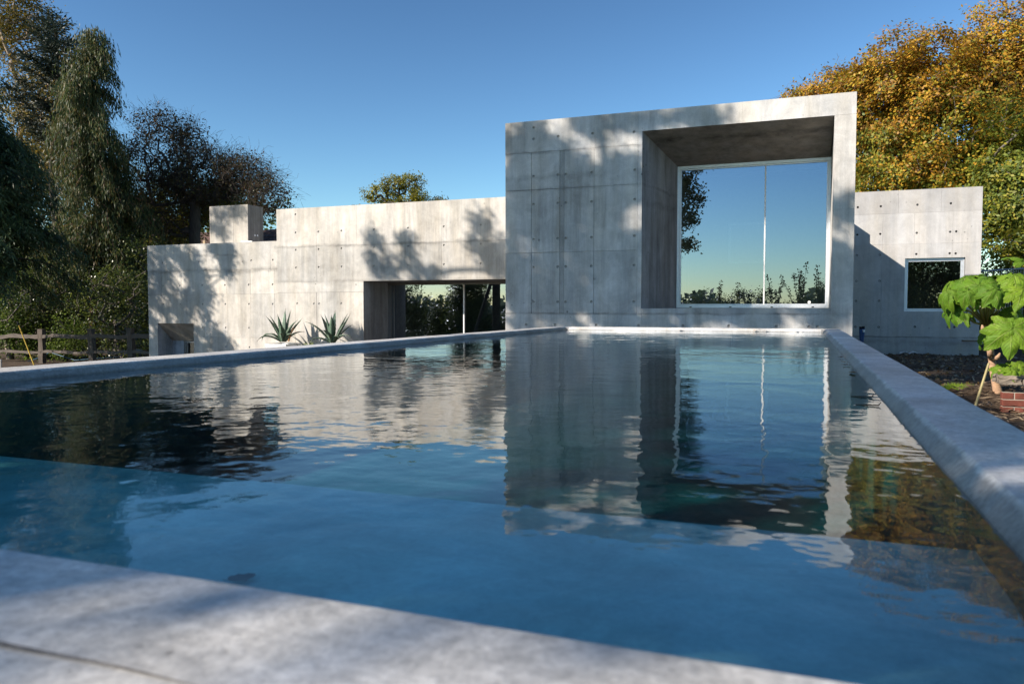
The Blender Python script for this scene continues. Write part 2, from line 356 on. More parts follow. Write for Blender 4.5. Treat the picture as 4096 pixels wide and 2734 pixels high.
b.build('pool_lining', M_FLOOR, pool)
b = MB(); b.box(-3.66, .345, .70, 12.20, -1.06, -1.0); b.build('pool_floor', M_FLOOR, pool)
b = MB(); b.box(-3.66, .345, .70, 1.80, -1.0, -.50); b.build('pool_bench', M_BASIN, pool)
b = MB(); b.box(-3.72, .40, .64, 12.26, -1.04, WZ); w = b.build('pool_water', M_WATER); tag(w, kind='structure')

# ------------------------------------------------------------------ the house
house = thing('concrete_house', (-6, 17, -1.07), 'flat roofed board marked concrete house of stepped blocks behind the pool', 'house')
HOLE_R = .026
def cells_outline(rect, openings):
    x0, x1, z0, z1 = rect
    xs = sorted({x0, x1} | {x for o in openings for x in o[:2] if x0 < x < x1}); zs = sorted({z0, z1} | {z for o in openings for z in o[2:] if z0 < z < z1})
    keep = set()
    for a in range(len(xs)-1):
        for c in range(len(zs)-1):
            mx, mz = (xs[a]+xs[a+1])/2, (zs[c]+zs[c+1])/2
            if not any(o[0] < mx < o[1] and o[2] < mz < o[3] for o in openings): keep.add((a, c))
    edges = []
    for a, c in keep:
        p = [(xs[a], zs[c]), (xs[a+1], zs[c]), (xs[a+1], zs[c+1]), (xs[a], zs[c+1])]
        for e, nb in (((0, 1), (a, c-1)), ((1, 2), (a+1, c)), ((2, 3), (a, c+1)), ((3, 0), (a-1, c))):
            if nb not in keep: edges.append((p[e[0]], p[e[1]]))
    return edges
plug_me = None
def plug_mesh(r, mat):
    m_ = MB(); k = 12; V = [(math.cos(2*math.pi*i/k)*r*.96, 0, math.sin(2*math.pi*i/k)*r*.96) for i in range(k)] + [(0, .006, 0)]
    m_.add(V, [(i, (i+1) % k, k) for i in range(k)]); me = m_.mesh('tie_hole'); me.materials.append(mat); return me
PLUG = plug_mesh(HOLE_R, M_HOLE); PLUGD = plug_mesh(HOLE_R, M_DARKHOLE)
def panel(rect, Y, holes, mat, openings=(), gap=.0011, tint=None, deep=False, proud=None):
    x0, x1, z0, z1 = rect; r = (x0+gap, x1-gap, z0+gap, z1-gap)
    bm = bmesh.new(); vd = {}
    dy = random.uniform(-.0025, .0025) if proud is None else proud
    yf, yb = Y + dy, Y + .036
    def V(x, z):
        key = (round(x, 5), round(z, 5))
        if key not in vd: vd[key] = bm.verts.new((x, yf, z))
        return vd[key]
    es = []
    for p, q in cells_outline(r, [(o[0], o[1], o[2], o[3]) for o in openings]):
        es.append(bm.edges.new((V(*p), V(*q))))
    rim = list(es); hs = [h for h in holes if x0+HOLE_R < h[0] < x1-HOLE_R and z0+HOLE_R < h[1] < z1-HOLE_R and not any(o[0] < h[0] < o[1] and o[2] < h[1] < o[3] for o in openings)]
    for hx, hz in hs:
        ring = [bm.verts.new((hx + HOLE_R*math.cos(2*math.pi*k/12), yf, hz + HOLE_R*math.sin(2*math.pi*k/12))) for k in range(12)]
        for k in range(12): e = bm.edges.new((ring[k], ring[(k+1) % 12])); es.append(e); rim.append(e)
    bmesh.ops.triangle_fill(bm, use_beauty=True, edges=es, normal=(0, -1, 0))
    back = {}
    for e in rim:
        a, c = e.verts
        for v in (a, c):
            if v not in back: back[v] = bm.verts.new((v.co.x, yb, v.co.z))
        bm.faces.new((a, c, back[c], back[a]))
    bmesh.ops.recalc_face_normals(bm, faces=bm.faces)
    me = bpy.data.meshes.new('panel'); bm.to_mesh(me); bm.free()
    o = link('panel', me, house, mat)
    t = random.uniform(.90, 1.07) if tint is None else tint; wv = random.uniform(-.012, .012)
    o.color = (t*(1+wv), t, t*(1-wv), 1)
    for hx, hz in hs:
        p = bpy.data.objects.new('tie_hole', PLUGD if deep else PLUG); col.objects.link(p); p.parent = o
        p.location = Vector((hx, yf + (.03 if deep else .013), hz)) - wloc(house)
    return o
def rows(xs, zs): return [(x, z) for x in xs for z in zs]

# --- tall front block: front face at Y = 13.2
YB = 13.2
bh = rows((-4.55, -4.09, -3.94, -3.47, -2.71), (2.372, 1.87, 1.245, .739, .112)) + [(-4.55, 3.24), (-4.55, 3.04), (-4.09, 3.05), (-3.46, 3.05), (-2.73, 3.02)]
bh += [(x, -.30) for x in (-4.69, -4.14, -3.38, -2.63, -1.87, -1.12, -.37, .125, .25)]
BL, BR, BT = -5.101, .764, 3.363; NL, NR, NT_, NB = -2.586, .447, 3.022, -.004
for a, c in ((BL, -4.72), (-4.72, -3.40), (-3.40, -2.66)): panel((a, c, 2.80, BT), YB, bh, M_BOX)
for a, c in ((-2.66, -.95), (-.95, BR)): panel((a, c, NT_, BT), YB, bh, M_BOX, tint=1.04 if a < -2 else 1.06)
cx = (BL, -4.595, -4.057, -3.978, -3.43, -2.66)
for k in range(5):
    for z0, z1 in ((-.10, 1.0), (1.0, 2.13), (2.13, 2.80)):
        strip = (k == 2)
        panel((cx[k], cx[k+1], z0, z1), YB, bh, M_BOX, gap=.0035 if k in (0, 1) else .002, tint=.74 if strip else None, proud=.004 if strip else None)
panel((-2.66, NL, -.10, NT_), YB, bh, M_BOX)
panel((NL, NR, -.10, NB), YB, bh, M_BOX, tint=.9)
for z0, z1 in ((-.10, 1.55), (1.55, NT_)): panel((NR, BR, z0, z1), YB, bh, M_BOX, tint=1.05)
bx = (BL, -4.21, -3.48, -2.58, -1.82, -1.07, -.32, .187, BR)
for k in range(8): panel((bx[k], bx[k+1], -1.07, -.10), YB, bh, M_BOX, tint=random.uniform(1.0, 1.1))
WYB = 14.90; wl, wr, wb, wt = -2.24, .478, .004, 2.685
b = MB()                                            # carcass behind the panels
b.box(BL, NL-.0, YB+.034, 16.5, -1.07, BT-.002); b.box(NR+.02, BR, YB+.034, 16.5, -1.07, BT-.002)
b.box(NL, NR+.02, YB+.034, 16.5, NT_+.02, BT-.002); b.box(NL, NR+.02, YB+.034, 16.5, -1.07, NB-.02)
b.box(NL, wl+.03, WYB+.10, 16.5, NB-.02, NT_+.02); b.box(wl+.03, NR+.02, WYB+.10, 16.5, wt-.02, NT_+.02)
o = b.build('front_block', M_BOX, house); o.color = (1, 1, 1, 1)
b = MB(); y0 = YB + .036
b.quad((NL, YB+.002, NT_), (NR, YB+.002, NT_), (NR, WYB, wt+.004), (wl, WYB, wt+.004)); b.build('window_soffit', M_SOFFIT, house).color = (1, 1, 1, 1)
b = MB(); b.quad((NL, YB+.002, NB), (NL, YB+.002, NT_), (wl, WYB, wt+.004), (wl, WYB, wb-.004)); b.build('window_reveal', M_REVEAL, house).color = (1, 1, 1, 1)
b = MB(); b.quad((NR, YB+.002, NT_), (NR, YB+.002, NB), (NR+.012, WYB, wb-.004), (wr+.01, WYB, wt+.004)); b.build('window_reveal', M_BOX, house).color = (1.06, 1.06, 1.06, 1)
b = MB(); b.quad((NR, YB+.002, NB), (NL, YB+.002, NB), (wl, WYB, wb-.004), (wr+.01, WYB, wb-.004)); b.build('window_sill', M_BOX, house).color = (.9, .9, .9, 1)
# rear link with its upstand: it throws the slanting shadow on the right wing
b = MB(); b.box(-4.8, .764, 16.5, 19.88, -1.07, 2.08); b.box(-4.8, .762, 19.12, 19.86, 2.08, 2.28)
o = b.build('rear_link', M_RIGHT, house); o.color = (1, 1, 1, 1)

def frame_bars(b, x0, x1, z0, z1, y, w, d, inner=()):
    b.box(x0, x1, y, y+d, z0, z0+w); b.box(x0, x1, y, y+d, z1-w, z1)
    b.box(x0, x0+w, y+.002, y+d-.002, z0+w, z1-w); b.box(x1-w, x1, y+.002, y+d-.002, z0+w, z1-w)
# big window
win = thing('window', (0, 0, 0), None, None); win.parent = house; win.location = Vector((-.9, WYB, 0)) - wloc(house)
del_keys = [k for k in ('label', 'category') if k in win]
b = MB(); frame_bars(b, wl, wr, wb, wt, WYB, .050, .10); frame_bars(b, wl+.052, wr-.052, wb+.052, wt-.052, WYB+.03, .022, .06); b.build('frame', M_ALU, win)
mxp = at(3059, 900, WYB).x
b = MB(); b.box(mxp-.012, mxp+.012, WYB+.028, WYB+.075, wb+.052, wt-.052); b.build('mullion', M_WHITE, win)
for a, c in ((wl+.05, mxp), (mxp, wr-.05)):
    b = MB(); b.quad((a, WYB+.055, wb+.05), (c, WYB+.055, wb+.05), (c, WYB+.055, wt-.05), (a, WYB+.055, wt-.05)); b.build('pane', M_GLASS, win)
for u in (2762, 2921, 3087, 3251):
    x = at(u, 1226, WYB).x; b = MB(); b.box(x-.02, x+.02, WYB-.008, WYB, wb+.008, wb+.024); b.build('drain_cap', M_RUBBER, win)
p = at(3237, 1208, WYB); b = MB(); b.add([(p.x + .027*math.cos(t), WYB+.052, p.z + .027*math.sin(t)) for t in np.linspace(0, 2*math.pi, 15)[:-1]], [tuple(range(14))]); b.build('sticker', M_WHITE, win)
b = MB(); rx0, rx1, ry0, ry1, rz0, rz1 = NL+.2, NR-.0, WYB+.11, 19.0, -.05, 2.9            # the room behind
b.quad((rx0, 16.48, rz0), (rx1, 16.48, rz0), (rx1, 16.48, rz1), (rx0, 16.48, rz1)); b.build('room_wall', M_ROOM, house)
# framed picture on that wall, showing faintly through the glass
pp = [at(1950+a*.6825, 330+c*.6825, 16.45) for a, c in ((1410, 1062), (1655, 815))]
pic = thing('framed_picture', ((pp[0].x+pp[1].x)/2, 16.46, pp[0].z), 'pale framed picture hanging on the room wall behind the big window', 'picture')
b = MB(); frame_bars(b, pp[0].x, pp[1].x, pp[0].z, pp[1].z, 16.43, .05, .045); b.build('frame', M_WHITE, pic)
b = MB(); b.box(pp[0].x+.05, pp[1].x-.05, 16.455, 16.475, pp[0].z+.05, pp[1].z-.05); b.build('print', plain('picture_paper', (.42, .42, .40), .8), pic)

# --- left wing: front face at Y = 16.1
YL = 16.1
OL, OT = -9.894, .642
lh = [(-11.83, 2.33)] + rows((-11.83, -11.16, -10.5, -9.59, -8.67, -7.74, -6.82), (1.88, 1.45, 1.01)) + [(-11.81, .115), (-11.31, .11), (-11.16, .11), (-10.52, .11), (-11.17, -.58)]
lh += [(-16.14, 1.22), (-14.9, 1.22), (-13.21, 1.22), (-12.54, 1.22)] + rows((-16.14, -15.56, -14.81, -14.06, -13.3, -12.56), (.60, .105)) + rows((-14.81, -14.06, -13.31), (-.51,)) + rows((-14.06, -13.31, -12.56), (-1.01,))
UL, UT, LL, LT = -12.406, 2.482, -16.677, 1.695
t_ = (UL, -11.22, -10.07, -7.81, -5.0)
for a, c in zip(t_, t_[1:]): panel((a, c, 1.53, UT), YL, lh, M_LEFT, tint=random.uniform(1.02, 1.08))
t_ = (UL, -12.12, -11.22, -9.93, -7.81, -5.0)
for a, c in zip(t_, t_[1:]): panel((a, c, .65, 1.53), YL, lh, M_LEFT, tint=random.uniform(.86, .94))
t_ = (UL, -11.87, -11.235, -10.56, OL)
for a, c in zip(t_, t_[1:]):
    panel((a, c, .39, .65), YL, lh, M_LEFT, tint=random.uniform(.98, 1.05)); panel((a, c, -1.75, .39), YL, lh, M_LEFT, gap=.004, tint=random.uniform(.97, 1.05))
t_ = (LL, -14.65, -12.62, UL)
NO = (-16.36, -15.12, -3, -.412)
for a, c in zip(t_, t_[1:]): panel((a, c, .99, LT), YL+.012, lh, M_LEFT, tint=random.uniform(.93, 1.0))
t_ = (LL, -16.19, -15.51, -14.76, -14.01, -13.25, -12.51, UL)
for k, (a, c) in enumerate(zip(t_, t_[1:])):
    panel((a, c, .36, .99), YL+.012, lh, M_LEFT, gap=.005 if k == 0 else .0018); panel((a, c, -.76, .36), YL+.012, lh, M_LEFT, [NO], gap=.005 if k == 0 else .0018)
    if not (NO[0] < a and c < NO[1]): panel((a, c, -1.9, -.76), YL+.012, lh, M_LEFT, [NO])
b = MB()
b.box(UL, -5.0, YL+.034, 21, OT+.02, UT-.002); b.box(UL, OL-.02, YL+.034, 21, -1.9, OT+.02); b.box(OL-.02, -5.0, 17.25, 21, .61, OT+.02); b.box(OL-.02, -5.0, YL+.05, 21, -1.9, -1.12)
b.box(LL, NO[0]-.02, YL+.046, 21, -1.9, LT-.002); b.box(NO[1]+.02, UL, YL+.046, 21, -1.9, LT-.002); b.box(NO[0]-.02, NO[1]+.02, YL+.046, 21, NO[3]+.02, LT-.002); b.box(NO[0]-.02, NO[1]+.02, 16.75, 21, -1.9, NO[3]+.02)
o = b.build('left_wing', M_LEFT, house); o.color = (1, 1, 1, 1)
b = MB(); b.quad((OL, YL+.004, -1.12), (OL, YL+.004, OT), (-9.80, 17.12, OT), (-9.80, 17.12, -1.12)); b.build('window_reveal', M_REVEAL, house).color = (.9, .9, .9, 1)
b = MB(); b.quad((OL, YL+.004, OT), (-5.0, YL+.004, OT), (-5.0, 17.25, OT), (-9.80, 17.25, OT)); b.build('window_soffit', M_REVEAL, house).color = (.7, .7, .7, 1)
# hopper niche at the far left
b = MB(); yb = YL + .5
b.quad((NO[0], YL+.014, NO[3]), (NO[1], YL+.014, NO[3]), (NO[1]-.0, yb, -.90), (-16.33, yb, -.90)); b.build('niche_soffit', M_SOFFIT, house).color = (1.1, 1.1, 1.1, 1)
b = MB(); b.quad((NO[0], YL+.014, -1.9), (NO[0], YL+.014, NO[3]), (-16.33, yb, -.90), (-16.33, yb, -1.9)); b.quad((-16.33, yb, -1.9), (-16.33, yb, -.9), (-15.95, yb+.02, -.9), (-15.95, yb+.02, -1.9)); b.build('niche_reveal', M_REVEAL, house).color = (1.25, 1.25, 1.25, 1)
b = MB(); b.quad((NO[1], YL+.014, NO[3]), (NO[1], YL+.014, -1.9), (NO[1], yb, -1.9), (NO[1], yb, -.9)); b.build('niche_reveal', M_LEFT, house).color = (1, 1, 1, 1)
nw = bpy.data.objects.new('window', None); col.objects.link(nw); nw.parent = house; nw.location = Vector((-15.6, yb, -1.4)) - wloc(house)
b = MB(); frame_bars(b, -15.95, -15.125, -1.85, -.905, yb+.03, .05, .06); b.box(-15.86, -15.82, yb+.02, yb+.09, -1.8, -.95); b.build('frame', M_DKALU, nw)
b = MB(); b.quad((-15.9, yb+.07, -1.8), (-15.12, yb+.07, -1.8), (-15.12, yb+.07, -.95), (-15.9, yb+.07, -.95)); b.build('pane', M_GLASS3, nw)
b = MB(); b.quad((-15.95, yb+.11, -1.8), (-15.12, yb+.11, -1.8), (-15.12, yb+.11, -.9), (-15.95, yb+.11, -.9)); b.build('blind', M_RUBBER, nw)
# wide window of the left wing
lw_ = bpy.data.objects.new('window', None); col.objects.link(lw_); lw_.parent = house; lw_.location = Vector((-7.6, 17.12, -1)) - wloc(house)
b = MB(); b.box(-9.80, -9.72, 17.10, 17.18, -1.1, .60); b.box(-9.80, -5.0, 17.10, 17.18, .575, .635); b.box(-9.66, -9.63, 17.14, 17.20, -1.1, .575); b.box(-9.80, -5.0, 17.10, 17.18, -1.12, -1.07); b.build('frame', M_DKALU, lw_)
mx2 = at(1856.7, 1200, 17.15).x; b = MB(); b.box(mx2-.014, mx2+.014, 17.12, 17.17, -1.07, .575); b.build('mullion', M_WHITE, lw_)
for a, c in ((-9.72, mx2), (mx2, -5.0)):
    b = MB(); b.quad((a, 17.15, -1.07), (c, 17.15, -1.07), (c, 17.15, .58), (a, 17.15, .58)); b.build('pane', M_GLASS2, lw_)
b = MB(); b.quad((-9.8, 20.5, -1.1), (-5, 20.5, -1.1), (-5, 20.5, .61), (-9.8, 20.5, .61)); b.quad((-9.80, 17.2, -1.1), (-9.80, 20.5, -1.1), (-9.80, 20.5, .61), (-9.80, 17.2, .61)); b.build('room_wall', M_ROOM, house)
# parapet edge, chimney
ch0, ch1, chy0, chy1, chz = -15.78, -14.45, 17.5, 18.15, 2.88
b = MB(); b.box(ch0, -14.95, chy0, chy1, 1.69, chz); b.box(-14.946, ch1, chy0+.002, chy1, 1.69, chz-.002); o = b.build('chimney', M_LEFT, house); o.color = (.88, .87, .85, 1)
b = MB(); b.box(ch1-.001, ch1+.006, chy0+.006, chy1, 1.69, chz-.002); b.build('chimney_side', M_SOFFIT, house).color = (.8, .8, .8, 1)  # unlit face: shade and stain put into a darker concrete colour
b = MB(); pz = [at(500+a*.6811, 700+c*.6811, 17.7) for a, c in ((762, 354), (777, 355))]
for q in pz:
    yy = q.y*ch1/q.x; zz = q.z*ch1/q.x; b.tube([(ch1+.004, yy, zz), (ch1+.012, yy, zz)], .028, 10)
b.build('vent_plug', M_WHITE, o)
p = at(500+720*.6811, 700+395*.6811, YL+.1); bar = MB(); bar.box(p.x-.17, p.x+.17, YL+.05, YL+.09, LT, LT+.03)
tag(bar.build('flashing_strip', M_WHITE), 'thin white strip lying on the roof edge below the chimney', 'metal strip')
p = at(500+471*.6811, 700+397*.6811, YL+.2); bl = MB(); bl.box(p.x-.035, p.x+.035, YL+.15, YL+.19, LT, LT+.10)
tag(bl.build('timber_block', plain('raw_timber', (.36, .26, .16), .8)), 'small upright timber offcut on the roof edge left of the chimney', 'wood block')

# --- right wing: front face at Y = 19.85
YR, RR, RT2 = 19.85, 3.762, 2.715
rh = rows((1.215, 1.705, 2.465, 3.14), (2.365, 1.725, 1.24)) + [(3.26, 1.73), (3.26, 1.235)] + rows((1.215, 1.71), (.635, .17, -.445)) + [(x, -.43) for x in (2.47, 3.14, 3.27)]
WO = (2.235, 3.452, -.085, 1.145)
for a, c in zip((.764, 2.07, 2.95, RR), (2.07, 2.95, RR)): panel((a, c, 2.185, RT2), YR, rh, M_RIGHT, deep=True, tint=random.uniform(.9, .95))
t_ = (.764, 1.755, 2.415, 3.19, RR)
for a, c in zip(t_, t_[1:]):
    panel((a, c, 1.475, 2.185), YR, rh, M_RIGHT, deep=True, tint=random.uniform(1.0, 1.06))
    panel((a, c, .39, 1.475), YR, rh, M_RIGHT, [WO], deep=True, tint=random.uniform(.98, 1.06)) if not (WO[0] <= a and c <= WO[1] and False) else None
    panel((a, c, -.665, .39), YR, rh, M_RIGHT, [WO], deep=True, tint=random.uniform(.98, 1.04))
panel((.764, RR, -1.35, -.668), YR-.012, rh, M_RIGHT, deep=True, tint=.92)
b = MB()
b.box(.766, WO[0]-.02, YR+.034, 25, -1.3, RT2-.002); b.box(WO[1]+.02, RR, YR+.034, 25, -1.3, RT2-.002); b.box(WO[0]-.02, WO[1]+.02, YR+.034, 25, WO[3]+.02, RT2-.002); b.box(WO[0]-.02, WO[1]+.02, YR+.034, 25, -1.3, WO[2]-.02); b.box(WO[0]-.02, WO[1]+.02, 21.5, 25, WO[2]-.02, WO[3]+.02)
o = b.build('right_wing', M_RIGHT, house); o.color = (1, 1, 1, 1)
b = MB(); y1_ = YR + .20
for a, c, d_, e_ in (((WO[0], WO[2]), (WO[0], WO[3]), 0, 0), ((WO[0], WO[3]), (WO[1], WO[3]), 0, 0), ((WO[1], WO[3]), (WO[1], WO[2]), 0, 0), ((WO[1], WO[2]), (WO[0], WO[2]), 0, 0)):
    b.quad((a[0], YR+.004, a[1]), (c[0], YR+.004, c[1]), (c[0], y1_, c[1]), (a[0], y1_, a[1]))
b.build('window_reveal', M_RIGHT, house).color = (1, 1, 1, 1)
rw_ = bpy.data.objects.new('window', None); col.objects.link(rw_); rw_.parent = house; rw_.location = Vector((2.85, YR+.1, 0)) - wloc(house)
b = MB(); frame_bars(b, WO[0]+.004, WO[1]-.004, WO[2]+.004, WO[3]-.004, YR+.06, .038, .08); frame_bars(b, WO[0]+.044, WO[1]-.044, WO[2]+.044, WO[3]-.044, YR+.075, .03, .05); b.build('frame', M_ALU, rw_)
b = MB(); b.quad((WO[0]+.06, YR+.10, WO[2]+.06), (WO[1]-.06, YR+.10, WO[2]+.06), (WO[1]-.06, YR+.10, WO[3]-.06), (WO[0]+.06, YR+.10, WO[3]-.06)); b.build('pane', M_GLASS3, rw_)
b = MB(); b.quad((2.0, 21.45, -.2), (3.7, 21.45, -.2), (3.7, 21.45, 1.3), (2.0, 21.45, 1.3)); b.build('room_wall', M_ROOMFLOOR, house)

# neighbour's tiled roof glimpsed between chimney and left wing
nb = thing('neighbouring_house', (-21, 27, -1.75), 'brown tiled roof of a house glimpsed between chimney and roof step', 'house')
b = MB(); b.box(-27, -19, 27, 32, -1.75, 1.25); b.build('wall', plain('brick_render', (.25, .15, .11), .9), nb)
tile = plain('roof_tile_clay', (.11, .070, .060), .85, .2, 0, .5, 9)
b = MB(); b.box(-27.2, -18.6, 26.8, 32.2, 1.24, 1.30); b.build('roof', tile, nb)
za, zb2, ya, yb2 = 1.3, 3.62, 26.8, 29.4
b = MB()
for r_ in range(11):
    t0, t1 = r_/11, (r_+1)/11
    for c_ in range(34):
        xa = -27.2 + c_*.25 + (.125 if r_ % 2 else 0); jz = random.uniform(0, .012)
        P0 = (ya + (yb2-ya)*t0, za + (zb2-za)*t0 + .03 + jz); P1 = (ya + (yb2-ya)*t1, za + (zb2-za)*t1 + .008)
        b.add([(xa, P0[0], P0[1]), (xa+.243, P0[0], P0[1]), (xa+.243, P1[0], P1[1]), (xa, P1[0], P1[1]), (xa, P0[0], P0[1]-.03), (xa+.243, P0[0], P0[1]-.03)], [(0, 1, 2, 3), (4, 5, 1, 0)])
tl = b.build('roof_tiles', tile, nb); tl['kind'] = 'stuff'
b = MB(); b.add([(-27, 26.9, 1.30), (-19, 26.9, 1.30), (-19, 29.4, 3.60), (-27, 29.4, 3.60), (-27, 32, 1.30), (-19, 32, 1.30)], [(0, 1, 2, 3), (3, 2, 5, 4), (1, 5, 2), (0, 3, 4)]); b.build('roof', tile, nb)

# ------------------------------------------------------------------ trees: growing helpers
def grow(base, trunk, tips, r_tip=.012, seg=.5, expo=.45, sag=.12, up=.5, jit=.06, seed=0):
    """one branching skeleton: trunk = list of points; every tip is joined to the nearest wood below it"""
    g = np.random.default_rng(seed)
    nodes = [np.array(trunk[0], float)]; par = [-1]
    for k in range(1, len(trunk)):
        a, c = np.array(trunk[k-1], float), np.array(trunk[k], float); n = max(1, int(np.linalg.norm(c-a)/seg))
        for i_ in range(1, n+1): nodes.append(a + (c-a)*i_/n); par.append(len(nodes)-2)
    tips = np.asarray(tips, float); tr = np.array(nodes)
    order = np.argsort([np.min(np.linalg.norm(tr - t, axis=1)) for t in tips])
    start0 = max(1, len(nodes)//5); ends = []
    for ti in order:
        t = tips[ti]; N = np.array(nodes); d = t - N; dist = np.linalg.norm(d, axis=1) + 1e-6
        cost = dist*(1 + up*np.clip((N[:, 2] - t[2])/dist + .15, 0, 1)); cost[:start0] += 50 if len(N) > start0 else 0
        q = int(np.argmin(cost)); L = dist[q]; n = max(1, int(L/seg + .5)); prev = q; a = N[q]
        bend = g.normal(0, jit, 3)*L + np.array([0, 0, sag*L])
        for i_ in range(1, n+1):
            s = i_/n; p = a + (t-a)*s + bend*4*s*(1-s)*.5
            nodes.append(p); par.append(prev); prev = len(nodes)-1
        ends.append(prev)
    N = np.array(nodes); par = np.array(par); cnt = np.zeros(len(N))
    for e in ends: cnt[e] += 1
    for i_ in range(len(N)-1, 0, -1): cnt[par[i_]] += cnt[i_]
    rad = r_tip*np.maximum(cnt, 1)**expo
    idx = np.arange(1, len(N)); ra = np.minimum(rad[par[idx]], rad[idx]*1.25)
    return N[par[idx]], N[idx], ra, rad[idx]
def wood(name, segs, mat, parent, extra=None):
    A, B, ra, rb = segs; big = rb > .03
    V1, Q1 = tubes(A[big], B[big], ra[big], rb[big], 7); V2, Q2 = tubes(A[~big], B[~big], ra[~big], rb[~big], 3)
    return link(name, raw_mesh(name, np.concatenate([V1, V2]), np.concatenate([Q1, Q2 + len(V1)])), parent, mat, True)
def ball(n, c, r, g=None, inner=.35):
    g = g or rng; d = unit(g.normal(size=(n, 3))); return np.asarray(c) + d*np.asarray(r)*(inner**3 + (1-inner**3)*g.random((n, 1)))**(1/3)
def clump(tips, k, sig, flat=.8):
    t = np.repeat(np.asarray(tips), k, 0); return t + rng.normal(size=t.shape)*np.array([sig, sig, sig*flat])
def broadleaf(name, label, cat, base, crown, ntip, k, sig, L, mats, bark_m, trunk=None, group=None, r_tip=.012, mi_fn=None, lean=(0, 0), droop=.3, twigs=0, twig_len=.35, expo=.45, sag=.12):
    """crown: list of (centre, radii, weight)"""
    base = np.array(base, float); t = thing(name, tuple(base), label, cat, group)
    w = np.array([c[2] for c in crown], float); w /= w.sum()
    tips = np.concatenate([ball(max(4, int(ntip*wi)), c[0], c[1]) for c, wi in zip(crown, w)])
    cz = max(c[0][2] for c in crown); cc = np.average([c[0] for c in crown], axis=0, weights=w)
    if trunk is None: trunk = [base - np.array([0, 0, .2]), base + (cc-base)*np.array([.3, .3, .35]), base + (cc-base)*np.array([.8, .8, .85])]
    segs = grow(base, trunk, tips, r_tip=r_tip, seed=int(abs(base[0]*10)), expo=expo, sag=sag); wood('trunk', segs, bark_m, t)
    if k:
        P = clump(tips, k, sig); ax = rng.normal(size=P.shape); ax[:, 2] -= droop
        mi = mi_fn(P) if mi_fn else None
        nc = unit(unit(tips - cc)*np.array([1, 1, .6]) + np.array([0, 0, .75]) + rng.normal(0, .45, tips.shape)); Nn = np.repeat(nc, k, 0) + rng.normal(0, .32, P.shape)
        ax = ax - Nn*(ax*Nn).sum(1, keepdims=True)/(Nn*Nn).sum(1, keepdims=True)*.8
        leaves('crown', P, ax, L*rng.uniform(.6, 1.25, len(P)), L*.62*rng.uniform(.7, 1.2, len(P)), mats, t, mi, N_=Nn)
    if twigs:
        T = np.repeat(tips, twigs, 0) + rng.normal(size=(len(tips)*twigs, 3))*.18; d = unit(unit(T - cc) + rng.normal(size=T.shape)*.7)*twig_len*rng.uniform(.4, 1.2, (len(T), 1))
        d2 = unit(d + rng.normal(size=d.shape)*.25)*twig_len*.5
        V, Q = tubes(np.concatenate([T, T+d]), np.concatenate([T+d, T+d+d2]), np.full(2*len(T), r_tip*.45), np.full(2*len(T), r_tip*.25), 3)
        o = link('twigs', raw_mesh('twigs', V, Q), t, bark_m); o['kind'] = 'stuff'
    return t
BK_HAW = bark('hawthorn_bark', (.07, .058, .05)); BK_GREY = bark('bark_grey', (.14, .12, .10)); BK_RED = bark('bark_red', (.16, .085, .06)); BK_DARK = bark('bark_dark', (.055, .045, .038)); BK_PALE = bark('bark_pale', (.36, .28, .22))
LF_CYP = leafmat('cypress_spray', [(.028, .046, .018), (.052, .078, .026), (.10, .12, .036), (.18, .125, .045)], .38)
LF_CON = leafmat('conifer_spray', [(.028, .052, .024), (.044, .076, .032), (.072, .11, .042)], .25)
LF_CED = leafmat('cedar_needles', [(.022, .034, .026), (.045, .058, .040)], .15)
LF_BIR = leafmat('birch_leaf', [(.085, .085, .028), (.13, .12, .034), (.20, .155, .036), (.33, .21, .035)], .45)
LF_HAW = leafmat('hawthorn_leaf', [(.040, .040, .018), (.065, .058, .022), (.10, .05, .025), (.085, .09, .025)], .25)
LF_YEL = leafmat('yellow_green_leaf', [(.13, .14, .022), (.22, .22, .035), (.36, .28, .04)], .5)
LF_UND = leafmat('evergreen_leaf', [(.022, .036, .010), (.052, .078, .018), (.10, .125, .026), (.19, .20, .04)], .45, .5, .35)
LF_FRESH = leafmat('fresh_green_leaf', [(.06, .10, .015), (.11, .16, .025), (.17, .21, .04)], .5)
LF_COP = leafmat('copper_leaf', [(.20, .13, .02), (.42, .22, .022), (.56, .29, .03), (.52, .36, .04)], .42)
LF_RUST = leafmat('rust_leaf', [(.18, .09, .03), (.32, .16, .035), (.42, .22, .04)], .42)
LF_OLV = leafmat('olive_leaf', [(.12, .13, .018), (.26, .25, .03), (.40, .33, .04)], .42)
LF_GRN = leafmat('hedge_leaf', [(.06, .085, .016), (.12, .16, .025), (.21, .24, .04)], .42)
LF_OAK = leafmat('oak_leaf', [(.05, .065, .015), (.09, .10, .02), (.20, .14, .025)], .35)
